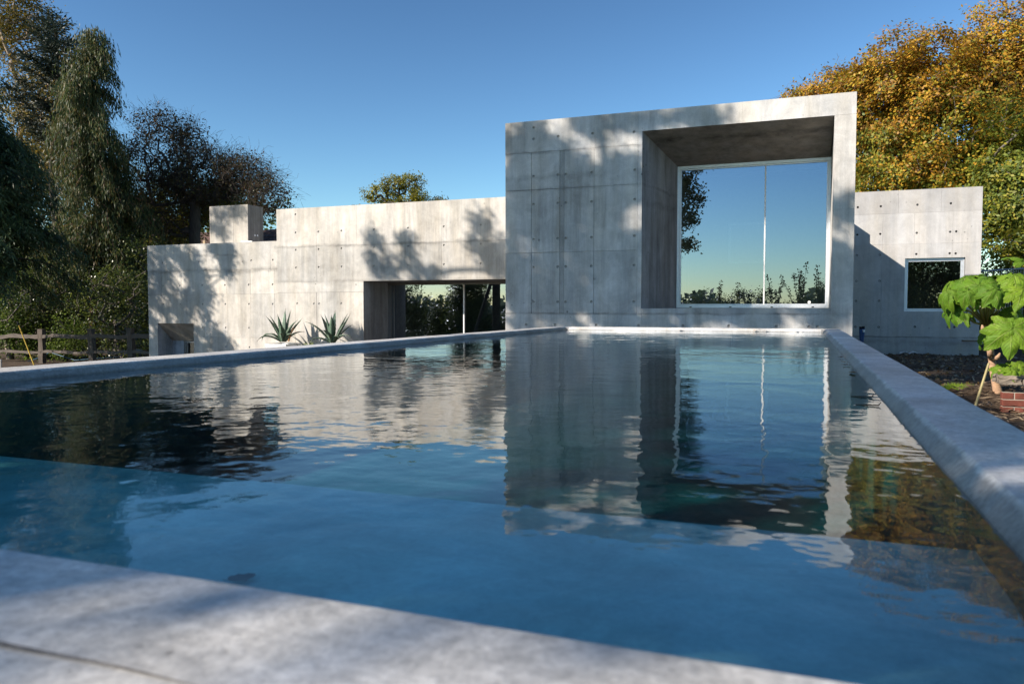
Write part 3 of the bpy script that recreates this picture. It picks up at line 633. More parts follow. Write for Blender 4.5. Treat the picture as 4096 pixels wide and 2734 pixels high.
# weeping cypress on the left
def conifer(name, label, base, H, prof, n_br, mats, bark_m, hang=.8, out=.4, spray=(.30, .075), per=34, tip_up=0.0, z0=.12, seed=1, wsig=.16, sides=(0, 2*math.pi)):
    g = np.random.default_rng(seed); base = np.array(base, float); t = thing(name, tuple(base), label, 'conifer tree')
    A = []; B = []; ra = []; rb = []; n = 14
    ax = [base + np.array([.12*math.sin(k*.8+seed), .12*math.cos(k*.6+seed), H*k/n - .2]) for k in range(n+1)]
    r0 = .017*H
    for k in range(n): A.append(ax[k]); B.append(ax[k+1]); ra.append(r0*(1-k/n)+.012); rb.append(r0*(1-(k+1)/n)+.012)
    P = []; D = []; Ls = []
    for k in range(n_br):
        f = z0 + (1-z0)*(k+.5)/n_br; f = min(.995, f + g.uniform(-.02, .02)); a = g.uniform(*sides); R_ = prof(f)*g.uniform(.5, 1.2)
        fi = f*n; i_ = min(n-1, int(fi)); p = ax[i_] + (ax[i_+1]-ax[i_])*(fi-i_); d = np.array([math.cos(a), math.sin(a), 0])
        m = 6; prev = p; rr = .010 + .012*R_
        for j in range(1, m+1):
            s = j/m; q = p + d*R_*s + np.array([0, 0, R_*(.28*math.sin(s*2.0) - hang*.55*s*s*s + tip_up*s*s)]) + g.normal(0, .03, 3)
            A.append(prev); B.append(q); ra.append(rr*(1-s*.8+.15)); rb.append(rr*(1-s*.8)); 
            c = int(per*R_/m*(.5+s)) + 1
            tt = g.random((c, 1)); pos = prev + (q-prev)*tt + g.normal(0, wsig, (c, 3))*np.array([1, 1, .5])
            lay = np.array([-d[1], d[0], 0])*g.normal(0, 1, (c, 1))*out + d*out*g.uniform(.2, 1, (c, 1)) + np.array([0, 0, -hang+tip_up*.8])
            P.append(pos); D.append(lay + g.normal(0, .18, (c, 3))); Ls.append(g.uniform(.5, 1.3, c)); prev = q
    V, Q = tubes(np.array(A), np.array(B), np.array(ra), np.array(rb), 6); link('trunk', raw_mesh('trunk', V, Q), t, bark_m, True)
    P = np.concatenate(P); D = unit(np.concatenate(D)); Ls = np.concatenate(Ls)
    reps = 3; PP = [P]; 
    L = spray[0]*Ls
    allP = np.concatenate([P, P + D*(L*.5)[:, None] + g.normal(0, .03, P.shape), P + D*(L*.95)[:, None] + g.normal(0, .04, P.shape)])
    allD = np.concatenate([D + g.normal(0, .15, D.shape), D + g.normal(0, .2, D.shape), D + g.normal(0, .25, D.shape)])
    leaves('crown', allP, allD, np.tile(L, 3)*.75, spray[1]*g.uniform(.6, 1.3, len(allP)), mats, t)
    return t
pc = lambda u, v, Y: at(u/.5735, v/.5735, Y)
cb = pc(226, 760, 21)
conifer('cypress_tree', 'tall weeping cypress with hanging sprays behind the wooden fence', (cb.x, cb.y, -1.75), 12.0, lambda f: 2.35*(1-f)**.52*min(1, .3 + f*2.2) + .10, 175, LF_CYP, BK_RED, hang=1.35, out=.24, spray=(.26, .034), per=120, seed=3, z0=.20)
cd = pc(138, 700, 21.8)
conifer('cedar_tree', 'spiky topped cedar rising behind the weeping cypress', (cd.x, cd.y, -1.75), 13.0, lambda f: 3.0*(1-f)**.72 + .30, 62, LF_CED, BK_DARK, hang=.15, out=.75, spray=(.26, .05), per=70, tip_up=.34, seed=5, z0=.60, wsig=.09)
cl = pc(-70, 700, 14.5)
conifer('conifer_tree', 'dark drooping conifer cut by the left edge of the picture', (cl.x, cl.y, -1.75), 8.6, lambda f: 3.1*(1-f)**.7 + .15, 150, LF_CON, BK_DARK, hang=.62, out=.55, spray=(.28, .036), per=105, seed=8, z0=.30)
bb = pc(20, 760, 23)
broadleaf('birch_tree', 'golden leaved birch with thin loose crown at the left edge', 'tree', (bb.x, bb.y, -1.75),
          [((pc(40, 120, 23)), (2.0, 2.0, 2.6), 3), (pc(120, 260, 23), (1.9, 1.8, 1.9), 3), (pc(60, 420, 23), (2.4, 2.0, 1.8), 3), (pc(170, 380, 23), (1.5, 1.6, 1.3), 2), (pc(30, 30, 23), (1.2, 1.2, 1.4), 1)],
          560, 64, .30, .115, LF_BIR, BK_PALE, droop=1.0, sag=.05)
hb = pc(440, 760, 24)
broadleaf('hawthorn_tree', 'dark twiggy hawthorn with few red leaves arching over the chimney', 'tree', (hb.x, hb.y, -1.75),
          [(pc(375, 340, 24), (1.7, 1.6, 1.5), 4), (pc(470, 400, 24), (1.8, 1.6, 1.2), 4), (pc(555, 400, 24), (1.2, 1.2, .8), 2), (pc(605, 450, 23.5), (.9, .9, .75), 1.6), (pc(380, 470, 24), (1.9, 1.6, 1.4), 3)],
          760, 19, .19, .11, LF_HAW, BK_HAW, r_tip=.011, twigs=7, twig_len=.42, sag=.25)
yb_ = pc(430, 700, 27)
broadleaf('maple_tree', 'yellow green leaved tree standing behind the hawthorn', 'tree', (yb_.x, yb_.y, -1.75),
          [(pc(400, 470, 25.5), (2.4, 1.2, 1.7), 3), (pc(505, 455, 25.5), (1.0, 1.0, .8), 1.5), (pc(350, 560, 25.5), (2.0, 1.2, 1.6), 2)], 360, 70, .30, .12, LF_YEL, BK_GREY)
# undergrowth behind the fence: separate shrubs
und = [(20, 690, 18.5, 1.5, LF_FRESH, 'bright green'), (110, 700, 19.5, 1.6, LF_UND, 'speckled dark green'), (185, 650, 22.5, 2.0, LF_UND, 'tall dark green'), (265, 690, 19.0, 1.3, LF_UND, 'ivy covered dark'), (310, 620, 21.5, 1.9, LF_UND, 'very dark leafy'), (60, 560, 22.5, 2.2, LF_UND, 'dense backlit'), (250, 560, 25, 2.4, LF_UND, 'high shaded'), (350, 640, 25, 2.4, LF_UND, 'dark'), (150, 770, 18.6, .7, LF_FRESH, 'low fresh green'), (60, 760, 18.7, .8, LF_FRESH, 'low bright')]
spots = ['left of the first fence post', 'behind the left fence bay', 'beside the cypress trunk', 'behind the right fence bay', 'against the house corner', 'under the birch', 'behind the cypress', 'behind the house corner under the hawthorn', 'between the two left fence posts', 'at the foot of the left fence rails']
for (u, v, Y, r, m_, w_), sp_ in zip(und, spots):
    c = pc(u, v, Y); zb = -1.75
    broadleaf('shrub', f'{w_} shrub {sp_}', 'shrub', (c.x, Y, zb), [((c.x, Y, max(c.z, zb + r*.75)), (r, r*.8, r*.95), 3), ((c.x, Y, zb + r*.5), (r*.95, r*.7, r*.6), 1)], int(60*r*r)+30, 46, .20, .085, m_, BK_GREY, group='undergrowth behind the wooden fence', droop=.1)
# the wood beyond, one mass
P = np.stack([rng.uniform(-62, -27, 42000), rng.uniform(31, 38, 42000), rng.uniform(0, 1, 42000)], 1)
P[:, 2] = -1.8 + P[:, 2]*(6.2 + 1.2*np.sin(P[:, 0]*.6) + .8*np.sin(P[:, 0]*1.7))
t = leaves('woodland', P, rng.normal(size=P.shape), .28, .18, LF_UND, None)
# right hand autumn trees
def mixer(z_lo, z_hi):
    def f(P):
        h = np.clip((P[:, 2]-z_lo)/(z_hi-z_lo) + .12*np.sin(P[:, 0]*1.7 + P[:, 1]) , 0, 1); r = rng.random(len(P))
        return np.where(r < h*.55, 0, np.where(r < h*.55 + (1-h)*.60, 2, np.where((h > .7) & (r > .8), 3, 1)))
    return f
AUT = [LF_COP, LF_OLV, LF_GRN, LF_RUST]
def crown(*c): return [(pc(u, v, Y), (rx, ry, rz), w_) for u, v, Y, rx, ry, rz, w_ in c]
broadleaf('hornbeam_tree', 'large copper and gold hornbeam directly right of the tall concrete block', 'tree', (3.6, 30, -1.07),
          crown((2110, 190, 30, 2.0, 2.2, 1.9, 5), (2030, 260, 29.5, 1.8, 2, 2.0, 4), (2190, 280, 29, 2.0, 2, 2.2, 4), (2060, 380, 29, 2.0, 2.0, 1.6, 4), (1960, 220, 30, 1.1, 1.4, 1.0, 1.3)), 560, 115, .19, .125, AUT, BK_GREY, mi_fn=mixer(2.5, 7.6))
broadleaf('hornbeam_tree', 'rust brown topped hornbeam at the right picture edge', 'tree', (7.2, 31, -1.07),
          crown((2310, 130, 31, 1.9, 2, 2.0, 4), (2360, 250, 31, 1.9, 2, 2.0, 4), (2250, 180, 32, 1.3, 2, 1.6, 2)), 380, 110, .19, .125, AUT, BK_GREY, mi_fn=mixer(1.5, 6.5))
broadleaf('hornbeam_tree', 'low orange tipped tree showing just above the roof of the tall block', 'tree', (.6, 31, -1.07),
          crown((1900, 225, 31, 1.2, 1.3, 1.0, 2), (1840, 250, 31, .9, 1.2, .7, 1), (1960, 250, 31, 1.3, 1.3, 1.5, 2)), 220, 60, .2, .115, AUT, BK_GREY, mi_fn=mixer(1.0, 6.0), twigs=2)
broadleaf('hornbeam_tree', 'green leaved tree at the right edge in front of the copper trees', 'tree', (6.3, 27, -1.07),
          crown((2340, 340, 27, 1.3, 1.5, 1.5, 3), (2290, 460, 26.5, 1.2, 1.4, 1.3, 3), (2350, 520, 26, 1.3, 1.3, 1.3, 2)), 260, 85, .18, .125, [LF_GRN, LF_OLV, LF_GRN, LF_COP], BK_GREY, mi_fn=mixer(-.5, 6.5))
broadleaf('hornbeam_tree', 'yellowing bushy tree rising directly behind the right wing roof', 'tree', (3.2, 28, -1.07),
          crown((2080, 420, 28, 1.5, 1.3, 1.0, 3), (2180, 410, 28, 1.4, 1.3, 1.0, 3)), 230, 85, .18, .125, AUT, BK_GREY, mi_fn=mixer(.5, 6.5))
hd = pc(2320, 600, 25.5)
broadleaf('beech_hedge', 'clipped leafy hedge behind the wire fence at right', 'hedge', (hd.x, 25.5, -1.07), [((hd.x+k_*1.0, 25.6, .35), (.9, .6, 1.35), 1) for k_ in (-.6, .4, 1.4, 2.4)], 300, 60, .2, .095, [LF_GRN, LF_OLV, LF_GRN, LF_COP], BK_GREY, mi_fn=mixer(-1, 3.5))
P = np.stack([rng.uniform(9, 60, 16000), rng.uniform(36, 42, 16000), rng.uniform(0, 1, 16000)], 1)
P[:, 2] = -1.2 + P[:, 2]*(6.0 + 1.3*np.sin(P[:, 0]*.5) + .8*np.sin(P[:, 0]*1.3))
leaves('woodland', P, rng.normal(size=P.shape), .34, .22, LF_GRN, None)
# oak and shrubs beyond the flat roof
ob = pc(905, 470, 38)
broadleaf('oak_tree', 'small round oak showing above the flat roof left of the tall block', 'tree', (ob.x, 38, -1.75), crown((870, 445, 38, .95, .9, .62, 2), (905, 425, 38, .8, .8, .6, 2), (945, 420, 38, .7, .8, .55, 2), (965, 450, 38, .6, .7, .45, 1.5), (920, 462, 38, 1.2, .8, .35, 1.4)), 190, 30, .13, .12, LF_OLV, BK_DARK, r_tip=.014)
for (u, v, lb) in ((1008, 460, 'small bushy treetop just above the roof right of the oak'), (822, 472, 'tiny treetop tip just above the roof left of the oak')):
    c = pc(u, v, 38); rr = .42 if u > 900 else .16
    broadleaf('treetop', lb, 'tree', (c.x, 38, -1.75), [((c.x, 38, c.z-.15), (rr, rr, rr*.7), 1)], 26 if u > 900 else 8, 34, .13, .11, LF_OAK, BK_DARK)

# ------------------------------------------------------------------ trees behind and left of the camera: they throw the dappled shade and show in the glass
def on_face(f, Y):
    return lambda a, c: at(*f(a, c), Y)
Z3 = lambda a, c: (1950+a*.6825, 330+c*.6825); Z2 = lambda a, c: (500+a*.6811, 700+c*.6811); Z5 = lambda a, c: (3200+a*.7016, 700+c*.7016)
def inside(poly, x, y):
    r = False; n = len(poly)
    for i_ in range(n):
        x1, y1 = poly[i_]; x2, y2 = poly[i_-1]
        if (y1 > y) != (y2 > y) and x < (x2-x1)*(y-y1)/(y2-y1+1e-12) + x1: r = not r
    return r
def scatter(poly, n, holes=()):
    xs = [p[0] for p in poly]; ys = [p[1] for p in poly]; out = []
    while len(out) < n:
        x, y = rng.uniform(min(xs), max(xs)), rng.uniform(min(ys), max(ys))
        if inside(poly, x, y) and not any(((x-h[0])/h[2])**2 + ((y-h[1])/h[3])**2 < 1 for h in holes): out.append((x, y))
    return out
def ell(cx_, cy_, rx_, ry_): return [(cx_ + rx_*math.cos(t), cy_ + ry_*math.sin(t)) for t in np.linspace(0, 2*math.pi, 18)[:-1]]
SD = np.array(SUN_DIR/abs(SUN_DIR.x))
def shade_pts(poly, n, f, Y, t0, t1, holes=()):
    return np.array([np.array(at(*f(*q), Y)) - SD*rng.uniform(t0, t1) for q in scatter(poly, n, holes)])
def shade_tree(name, label, base, tips, k, sig, L, mat, top):
    tips = np.asarray(tips); c = tips.mean(0)
    if base is None: base = (c[0], c[1], gz(c[0], c[1]).item())
    t = thing(name, tuple(base), label, 'tree'); b_ = np.array(base, float)
    segs = grow(b_, [b_ - np.array([0, 0, .3]), b_ + (c-b_)*.5, c + np.array([0, 0, -1.0])], tips, r_tip=.010, expo=.42, seed=4); wood('trunk', segs, BK_DARK, t)
    P = clump(tips, k, sig, 1.0); leaves('crown', P, rng.normal(size=P.shape), L*rng.uniform(.7, 1.2, len(P)), L*.7, mat, t)
patch = [(175, 440, 45, 30), (640, 425, 60, 35), (800, 815, 80, 45), (190, 955, 70, 45), (385, 1065, 45, 35), (180, 1290, 40, 30), (560, 1180, 45, 40), (760, 1250, 70, 40)]
A = [shade_pts([(104, 430), (250, 410), (420, 330), (560, 470), (700, 480), (880, 420), (905, 1350), (104, 1360)], 520, Z3, YB, 8.6, 10, patch)]
for e, n in (((230, 330, 120, 90), 34), ((600, 235, 120, 55), 26), ((840, 225, 65, 60), 14), ((1240, 195, 110, 45), 22), ((2065, 720, 45, 80), 12), ((2085, 1150, 70, 190), 34), ((1000, 230, 60, 30), 8)): A.append(shade_pts(ell(*e), n, Z3, YB, 8.6, 10))
A.append(shade_pts([(905, 900), (2000, 900), (2100, 1440), (104, 1440), (104, 1360), (905, 1340)], 260, Z3, YB, 8.6, 10, [(1120, 1385, 70, 30), (1780, 1390, 90, 50), (330, 1400, 60, 40), (600, 1410, 60, 40)]))
shade_tree('shade_tree', 'tall open crowned tree left of the pool throwing dappled shade on the tall block', None, np.concatenate(A), 26, .10, .11, LF_OAK, 16)
B = [shade_pts(ell(1470, 380, 45, 45), 9, Z2, YL, 7, 8.2), shade_pts(ell(1475, 520, 35, 80), 9, Z2, YL, 7, 8.2), shade_pts(ell(1660, 450, 40, 110), 16, Z2, YL, 7, 8.2), shade_pts(ell(1760, 570, 80, 45), 12, Z2, YL, 7, 8.2), shade_pts(ell(1570, 530, 60, 60), 10, Z2, YL, 7, 8.2),
     shade_pts(ell(2090, 270, 50, 60), 12, Z2, YL, 7, 8.2), shade_pts([(2010, 390), (2240, 380), (2240, 600), (2150, 570)], 34, Z2, YL, 7, 8.2), shade_pts(ell(1350, 930, 60, 50), 10, Z2, YL, 7, 8.2)]
shade_tree('shade_tree', 'sparse high branched tree whose shadow dapples the left wing', None, np.concatenate(B), 30, .085, .095, LF_OAK, 16)
C = shade_pts([(100, 400), (375, 405), (440, 500), (520, 720), (470, 800), (560, 930), (650, 1010), (600, 1090), (120, 1090)], 330, Z2, YL, 5, 7, [(330, 620, 60, 30), (270, 840, 50, 40), (150, 900, 25, 60), (220, 740, 25, 40), (430, 860, 40, 25), (170, 640, 30, 30), (330, 690, 40, 22), (460, 960, 50, 18)])
D_ = np.concatenate([shade_pts(ell(590, 480, 40, 110), 22, Z2, YL, 5, 7), shade_pts(ell(540, 430, 40, 30), 8, Z2, YL, 5, 7), shade_pts(ell(560, 270, 45, 100), 16, Z2, 17.5, 6, 8), shade_pts(ell(650, 210, 50, 40), 8, Z2, 17.5, 6, 8)])
shade_tree('shade_tree', 'dense dark tree left of the pool shading the low end of the house', None, np.concatenate([C, D_]), 34, .085, .09, LF_UND, 13)
def house_shades(p):
    k = p[0] - 1.35
    for f in np.linspace(0, 9, 60):
        q = p - SD*(k + f) if k > 0 else p - SD*f
        if -5.1 < q[0] < 1.36 and ((13.2 < q[1] < 16.5 and q[2] < 3.9) or (16.5 <= q[1] < 19.9 and q[2] < 2.2)): return True
    return False
E_ = [np.array([rng.uniform(3.2, 4.4), 19.8, rng.uniform(-1, .85)]) for _ in range(160)] + [np.array([rng.uniform(.9, 5.5), rng.uniform(12.2, 19.8), -1.0]) for _ in range(420)]
E_ = np.array([p - SD*rng.uniform(13, 17) for p in E_ if not house_shades(p)])
shade_tree('shade_tree', 'very tall tree left of the pool shading the bare soil', (-14.5, 1.5, gz(-14.5, 1.5).item()), E_, 30, .22, .17, LF_OAK, 16)
F_ = np.array([np.array([rng.uniform(.24, .60), rng.uniform(2.0, 10.6), -.31]) - SD*rng.uniform(6.5, 10) for _ in range(290)] + [np.array([rng.uniform(-2.6, -.92), rng.uniform(.30, .68), -.31]) - SD*rng.uniform(6.5, 9) for _ in range(90)] + [np.array([rng.uniform(-2.2, .2), rng.uniform(2.4, 9), -.6]) - SD*rng.uniform(6.5, 10) for _ in range(110)] + [np.array([rng.uniform(-2.2, .25), rng.uniform(1.0, 2.6), -.5]) - SD*rng.uniform(6.5, 9) for _ in range(330)] + [np.array([rng.uniform(-.05, .34), rng.uniform(1.27, 1.6), -.5]) - SD*rng.uniform(6, 8) for _ in range(60)])
def on_near_coping(p):
    k = (p[2] + .31)/.78; q = p + SD*k; return -.74 < q[0] < .6 and .05 < q[1] < 1.12
F_ = np.array([p for p in F_ if not on_near_coping(p)])
shade_tree('garden_tree', 'low spreading tree behind and left of the camera shading the right coping', (-9.0, -4.0, gz(-9, -4.0).item()), F_, 24, .12, .13, LF_OAK, 8)
O_ = np.concatenate([ball(150, (-6.35, -12.0, 5.7), (1.45, .9, 1.55)), ball(34, (-5.7, -12.2, 7.7), (.9, .6, .4)), ball(20, (-6.0, -12, 3.4), (.8, .6, .4)), ball(80, (-8.6, -12.4, 6.4), (1.8, 1.4, 1.8))])
shade_tree('oak_tree', 'spreading oak behind the camera mirrored dark in the left of the big window', (-9.2, -13.0, gz(-9.2, -13.0).item()), O_, 34, .17, .15, LF_OAK, 8)
hz = [(-25.5, -11, 2.6, 3.6, 'first'), (-21.5, -13, 2.4, 2.6, 'second'), (-19.6, -10, 1.2, 4.6, 'tallest'), (-16.3, -12, 2.0, 1.9, 'fourth'), (-14.0, -9, .9, 3.6, 'fifth'), (-11.5, -13, 2.0, 1.8, 'last')]
for (x, y, rx_, h, w_) in hz:
    z = gz(x, y).item(); broadleaf('garden_tree', f'dark bushy tree mirrored {w_} from the left in the wide low window', 'tree', (x, y, z), [((x, y, z + h*.55), (rx_, 1.3, h*.55), 2), ((x, y, z + .9), (rx_*1.25, 1.2, 1.1), 1)], 260, 70, .28, .15, LF_UND, BK_GREY, group='trees behind the camera seen in the glass')
for (x, y, rx_, h, w_) in ((5.2, -9, 2.2, 4.4, 'left'), (8.6, -9, 2.4, 5.2, 'right')):
    z = gz(x, y).item(); broadleaf('garden_tree', f'dark bushy tree mirrored at the {w_} of the small right wing window', 'tree', (x, y, z), [((x, y, z + h*.5), (rx_, 1.6, h*.55), 1)], 240, 70, .30, .16, LF_UND, BK_GREY, group='trees behind the camera seen in the glass')
broadleaf('garden_hedge', 'low dark hedge behind the camera mirrored along the foot of the big window', 'hedge', (-2.5, -14, gz(-2.5, -14).item()), [((x, -14 + .4*math.sin(x*2), -.58 + .22*math.sin(x*1.3) + .15*math.sin(x*3.1)), (.75, .6, 1.45 + .30*math.sin(x*2.1)), 1) for x in np.arange(-9, 4.5, .8)], 420, 80, .17, .12, LF_UND, BK_GREY)
P = np.stack([rng.uniform(-160, 90, 16000), rng.uniform(-120, -95, 16000), rng.uniform(0, 1, 16000)], 1); P[:, 2] = -7.2 + P[:, 2]*(8.4 + 1.2*np.sin(P[:, 0]*.23) + .9*np.sin(P[:, 0]*.71))
leaves('woodland', P, rng.normal(size=P.shape), 1.5, 1.2, leafmat('distant_leaf', [(.09, .12, .08), (.14, .17, .11)], .3), None)  # leaf colour paled to carry the haze of distance
for (u, vtop, lb, ns, spread) in ((3205, 1045, 'tallest leafy stem plant mirrored at the right of the big window', 7, .35), (3110, 1100, 'leafy stem plant mirrored just right of the mullion', 6, .3), (2880, 1120, 'lone leafy stem plant mirrored left of the mullion', 2, .12), (2960, 1130, 'leaning stem plant mirrored close left of the mullion', 2, .3), (3285, 1060, 'thin stem plant mirrored at the right jamb of the big window', 4, .15)):
    q = at(u, vtop, 33.4); x, y = q.x, -3.6; z = gz(x, y).item(); t = thing('tall_weed', (x, y, z), lb, 'plant'); b = MB(); PP = []; h = q.z - z
    for s_ in range(ns):
        tx, ty = x + rng.normal(0, spread), y + rng.normal(0, .2); hh = h*rng.uniform(.72, .9) if s_ else h; pts = [(x + (tx-x)*q_**1.5, y + (ty-y)*q_, z + hh*q_) for q_ in (0, .35, .7, 1)]
        b.tube(pts, [.014, .012, .009, .004], 5); q_ = rng.uniform(.3, 1, 90); PP.append(np.stack([x + (tx-x)*q_**1.5, y + (ty-y)*q_, z + hh*q_], 1) + rng.normal(0, .035, (90, 3)))
    b.build('stem', BK_GREY, t); PP = np.concatenate(PP); leaves('foliage', PP, rng.normal(size=PP.shape), .11, .06, LF_OAK, t)

# ------------------------------------------------------------------ wooden fence, hose, pole
wf = thing('wooden_fence', (-21.3, 17.5, -1.75), 'rustic split rail fence of rough posts and two wavy rails left of the house', 'fence')
M_OLDWOOD = plain('weathered_oak', (.105, .085, .07), .9, .2, 0, .45, 3, (9, 9, 1.2), .7)
M_OLDWOODH = plain('weathered_oak_rail', (.115, .095, .08), .9, .2, 0, .45, 3, (1.2, 9, 9), .7)
px_ = [-24.7, -22.55, -20.42, -18.82, -17.2]
def rough_bar(p, q, w, h, wav, seed):
    g = random.Random(seed); n = 9; b = MB(); V = []
    for i_ in range(n+1):
        s = i_/n; x = p[0]+(q[0]-p[0])*s; y = p[1]+(q[1]-p[1])*s; z = p[2]+(q[2]-p[2])*s
        dx = dz = 0
        if abs(q[2]-p[2]) < 1: dz = wav*(math.sin(s*6.3 + seed) + .5*math.sin(s*13 + 2*seed)) * min(1, 5*s, 5*(1-s)) 
        else: dx = wav*.6*math.sin(s*5+seed)
        ww = w*g.uniform(.85, 1.12); hh = h*g.uniform(.8, 1.15)
        if abs(q[2]-p[2]) < 1: V += [(x, y-ww, z+dz-hh), (x, y+ww, z+dz-hh*.8), (x, y+ww*.8, z+dz+hh), (x, y-ww*.9, z+dz+hh*.85)]
        else: V += [(x+dx-ww, y-hh, z), (x+dx+ww, y-hh*.9, z), (x+dx+ww*.9, y+hh, z), (x+dx-ww, y+hh, z)]
    F = [(i_*4+k, i_*4+(k+1) % 4, (i_+1)*4+(k+1) % 4, (i_+1)*4+k) for i_ in range(n) for k in range(4)] + [(3, 2, 1, 0), (n*4, n*4+1, n*4+2, n*4+3)]
    b.add(V, F); me = b.mesh('bar'); bm = bmesh.new(); bm.from_mesh(me); bmesh.ops.recalc_face_normals(bm, faces=bm.faces); bm.to_mesh(me); bm.free(); return me
for k, x in enumerate(px_):
    zt = -.70 + .035*k; link('post', rough_bar((x+.03, 17.5, -1.95), (x, 17.5, zt), .095, .075, .02, k+3), wf, M_OLDWOOD)
for k in range(4):
    a, c = px_[k], px_[k+1]; e = .03*k
    link('rail', rough_bar((a+.04, 17.46, -.93+e), (c+.04, 17.46, -.90+e), .03, .062, .030, k+11), wf, M_OLDWOODH); link('rail', rough_bar((a+.04, 17.46, -1.42+e*1.3), (c+.04, 17.46, -1.39+e*1.3), .028, .042, .022, k+31), wf, M_OLDWOODH)
M_BLUE = plain('blue_plastic', (.015, .10, .17), .4, .5)
b = MB(); pts = [at(u, v, 17.9 + .02*k_) for k_, (u, v) in enumerate(((-30, 1452), (40, 1458), (90, 1452), (150, 1432), (200, 1408), (300, 1440), (420, 1430), (470, 1428), (500, 1414), (545, 1397), (580, 1404), (600, 1412)))]
fine = []
for p_, q_ in zip(pts, pts[1:]): fine += [p_.lerp(q_, s_/4) for s_ in range(4)]
b.tube(fine + [pts[-1]], .011, 6); tag(b.build('garden_hose', M_BLUE, smooth=True), 'thin blue hose snaking through the undergrowth behind the wooden fence', 'hose')
b = MB(); p0, p1 = at(138, 1463, 16.9), at(75, 1300, 16.9); b.tube([p0, p0.lerp(p1, .5), p1], [.022, .018, .016], 7)
bt = thing('broom', tuple(p0), 'yellow handled tool leaning on the fence left of the first post', 'tool')
b.build('handle', plain('yellow_handle', (.50, .33, .04), .5), bt); b = MB(); b.tube([p1, p1 + (p1-p0).normalized()*.12], .026, 7); b.build('grip', M_RUBBER, bt); b = MB(); b.tube([p0 - Vector((0, 0, .30)), p0], [.07, .03], 8); b.build('head', plain('yellow_handle_head', (.48, .30, .06), .7), bt)
b = MB(); p = at(4, 1437, 15.8); b.tube([(p.x, p.y, -1.9), (p.x, p.y, p.z)], .022, 7); tag(b.build('stake', plain('pale_stake', (.5, .47, .42), .8)), 'pale thin stake at the extreme left beyond the coping', 'stake')

# ------------------------------------------------------------------ agaves in pots
M_AGAVE = NT('agave_leaf'); _g = M_AGAVE.n('TexCoord').outputs['Object']; _n = M_AGAVE.noise(_g, 6, 4)
M_AGAVE = M_AGAVE.done(M_AGAVE.bsdf(M_AGAVE.mix(M_AGAVE.rng(_n, .3, .7, 0, 1), (.055, .095, .065), (.12, .175, .12)), .45, .4, _n, .2, .01))
M_SPINE = plain('agave_spine', (.10, .05, .03), .6); M_DRYLEAF = plain('dry_agave_leaf', (.30, .15, .06), .85)
def agave_leaf(root, az, L, tilt, curl, W, par, mat=None):
    """thick tapered leaf: channel cross-section, saw teeth on the edges, dark spine"""
    n = 16; V = []; F = []; d = Vector((math.cos(az), math.sin(az), 0)); s = Vector((-d.y, d.x, 0)); p = Vector(root); a = tilt
    for i_ in range(n+1):
        t = i_/n; a2 = a - curl*t*t; ax = d*math.cos(a2) + Vector((0, 0, 1))*math.sin(a2); nr = d*(-math.sin(a2)) + Vector((0, 0, 1))*math.cos(a2)
        w_ = W*(.55 + 1.15*t - .2*t*t if t < .40 else .978*(1 - ((t-.40)/.60)**1.7)) + .001; tooth = 1 + (.14 if i_ % 2 else -.02)*(0 if t > .9 else 1)
        th = .020*(1-t) + .002
        V += [p - s*w_*tooth*.5 + nr*w_*.22, p, p + s*w_*tooth*.5 + nr*w_*.22, p - nr*th - nr*.002 ]
        p = p + ax*L/n
    for i_ in range(n):
        o_ = i_*4; F += [(o_, o_+1, o_+5, o_+4), (o_+1, o_+2, o_+6, o_+5), (o_+2, o_+3, o_+7, o_+6), (o_+3, o_, o_+4, o_+7)]
    b = MB(); b.add([tuple(v) for v in V], F); o = b.build('leaf', mat or M_AGAVE, par, True)
    b = MB(); tip = Vector(V[n*4+1]); b.tube([tip - ax*.01, tip + ax*.035], [.005, .001], 5); b.build('spine', M_SPINE, o); return o
def agave(cx_, cz_, Y, specs, label, pot_label):
    t = thing('agave_plant', (cx_, Y, cz_), label, 'agave', 'agaves in white pots against the wall'); g = random.Random(int(cx_*100))
    for az, L, tilt, curl, W in specs: agave_leaf((cx_ + .05*math.cos(R(az)), Y + .05*math.sin(R(az)), cz_ + .02), R(az), L, R(tilt), curl, W, t)
    pt = thing('plant_pot', (cx_, Y, -1.6), pot_label, 'plant pot', 'white square planters'); b = MB(); h0 = -1.35
    V = []; 
    for z, r in ((h0, .22), (cz_ - .03, .31), (cz_ - .03, .285), (cz_ - .09, .28)): V += [(cx_-r, Y-r, z), (cx_+r, Y-r, z), (cx_+r, Y+r, z), (cx_-r, Y+r, z)]
    b.add(V, [(k*4+j, k*4+(j+1) % 4, k*4+4+(j+1) % 4, k*4+4+j) for k in range(3) for j in range(4)] + [(3, 2, 1, 0)]); b.build('bowl', M_WHITE, pt)
    b = MB(); r = .281; b.quad((cx_-r, Y-r, cz_-.06), (cx_+r, Y-r, cz_-.06), (cx_+r, Y+r, cz_-.06), (cx_-r, Y+r, cz_-.06)); b.build('soil', BK_DARK, pt); pt.location.z = -1.35
    for c_ in pt.children: c_.location.z -= .25
    return t
YA = 15.55
a1 = agave(-11.83, -.83, YA, [(180, .74, 58, .25, .125), (190, .66, 68, .15, .13), (120, .72, 76, .1, .12), (95, .78, 86, .05, .12), (60, .75, 80, .1, .12), (265, .66, 80, .1, .14), (30, .72, 80, -.05, .12), (-8, .66, 60, .5, .12), (8, .72, 52, .1, .12), (-60, .55, 62, .9, .14), (-25, .58, 38, 1.3, .13), (215, .62, 30, 1.7, .12), (178, .72, 36, 2.1, .115), (250, .5, 66, .3, .13), (300, .5, 45, 1.2, .12), (150, .6, 45, .6, .12), (60, .55, 40, .9, .12)], 'left large agave with upright grey green leaves in white pot', 'white angular planter under the left agave')
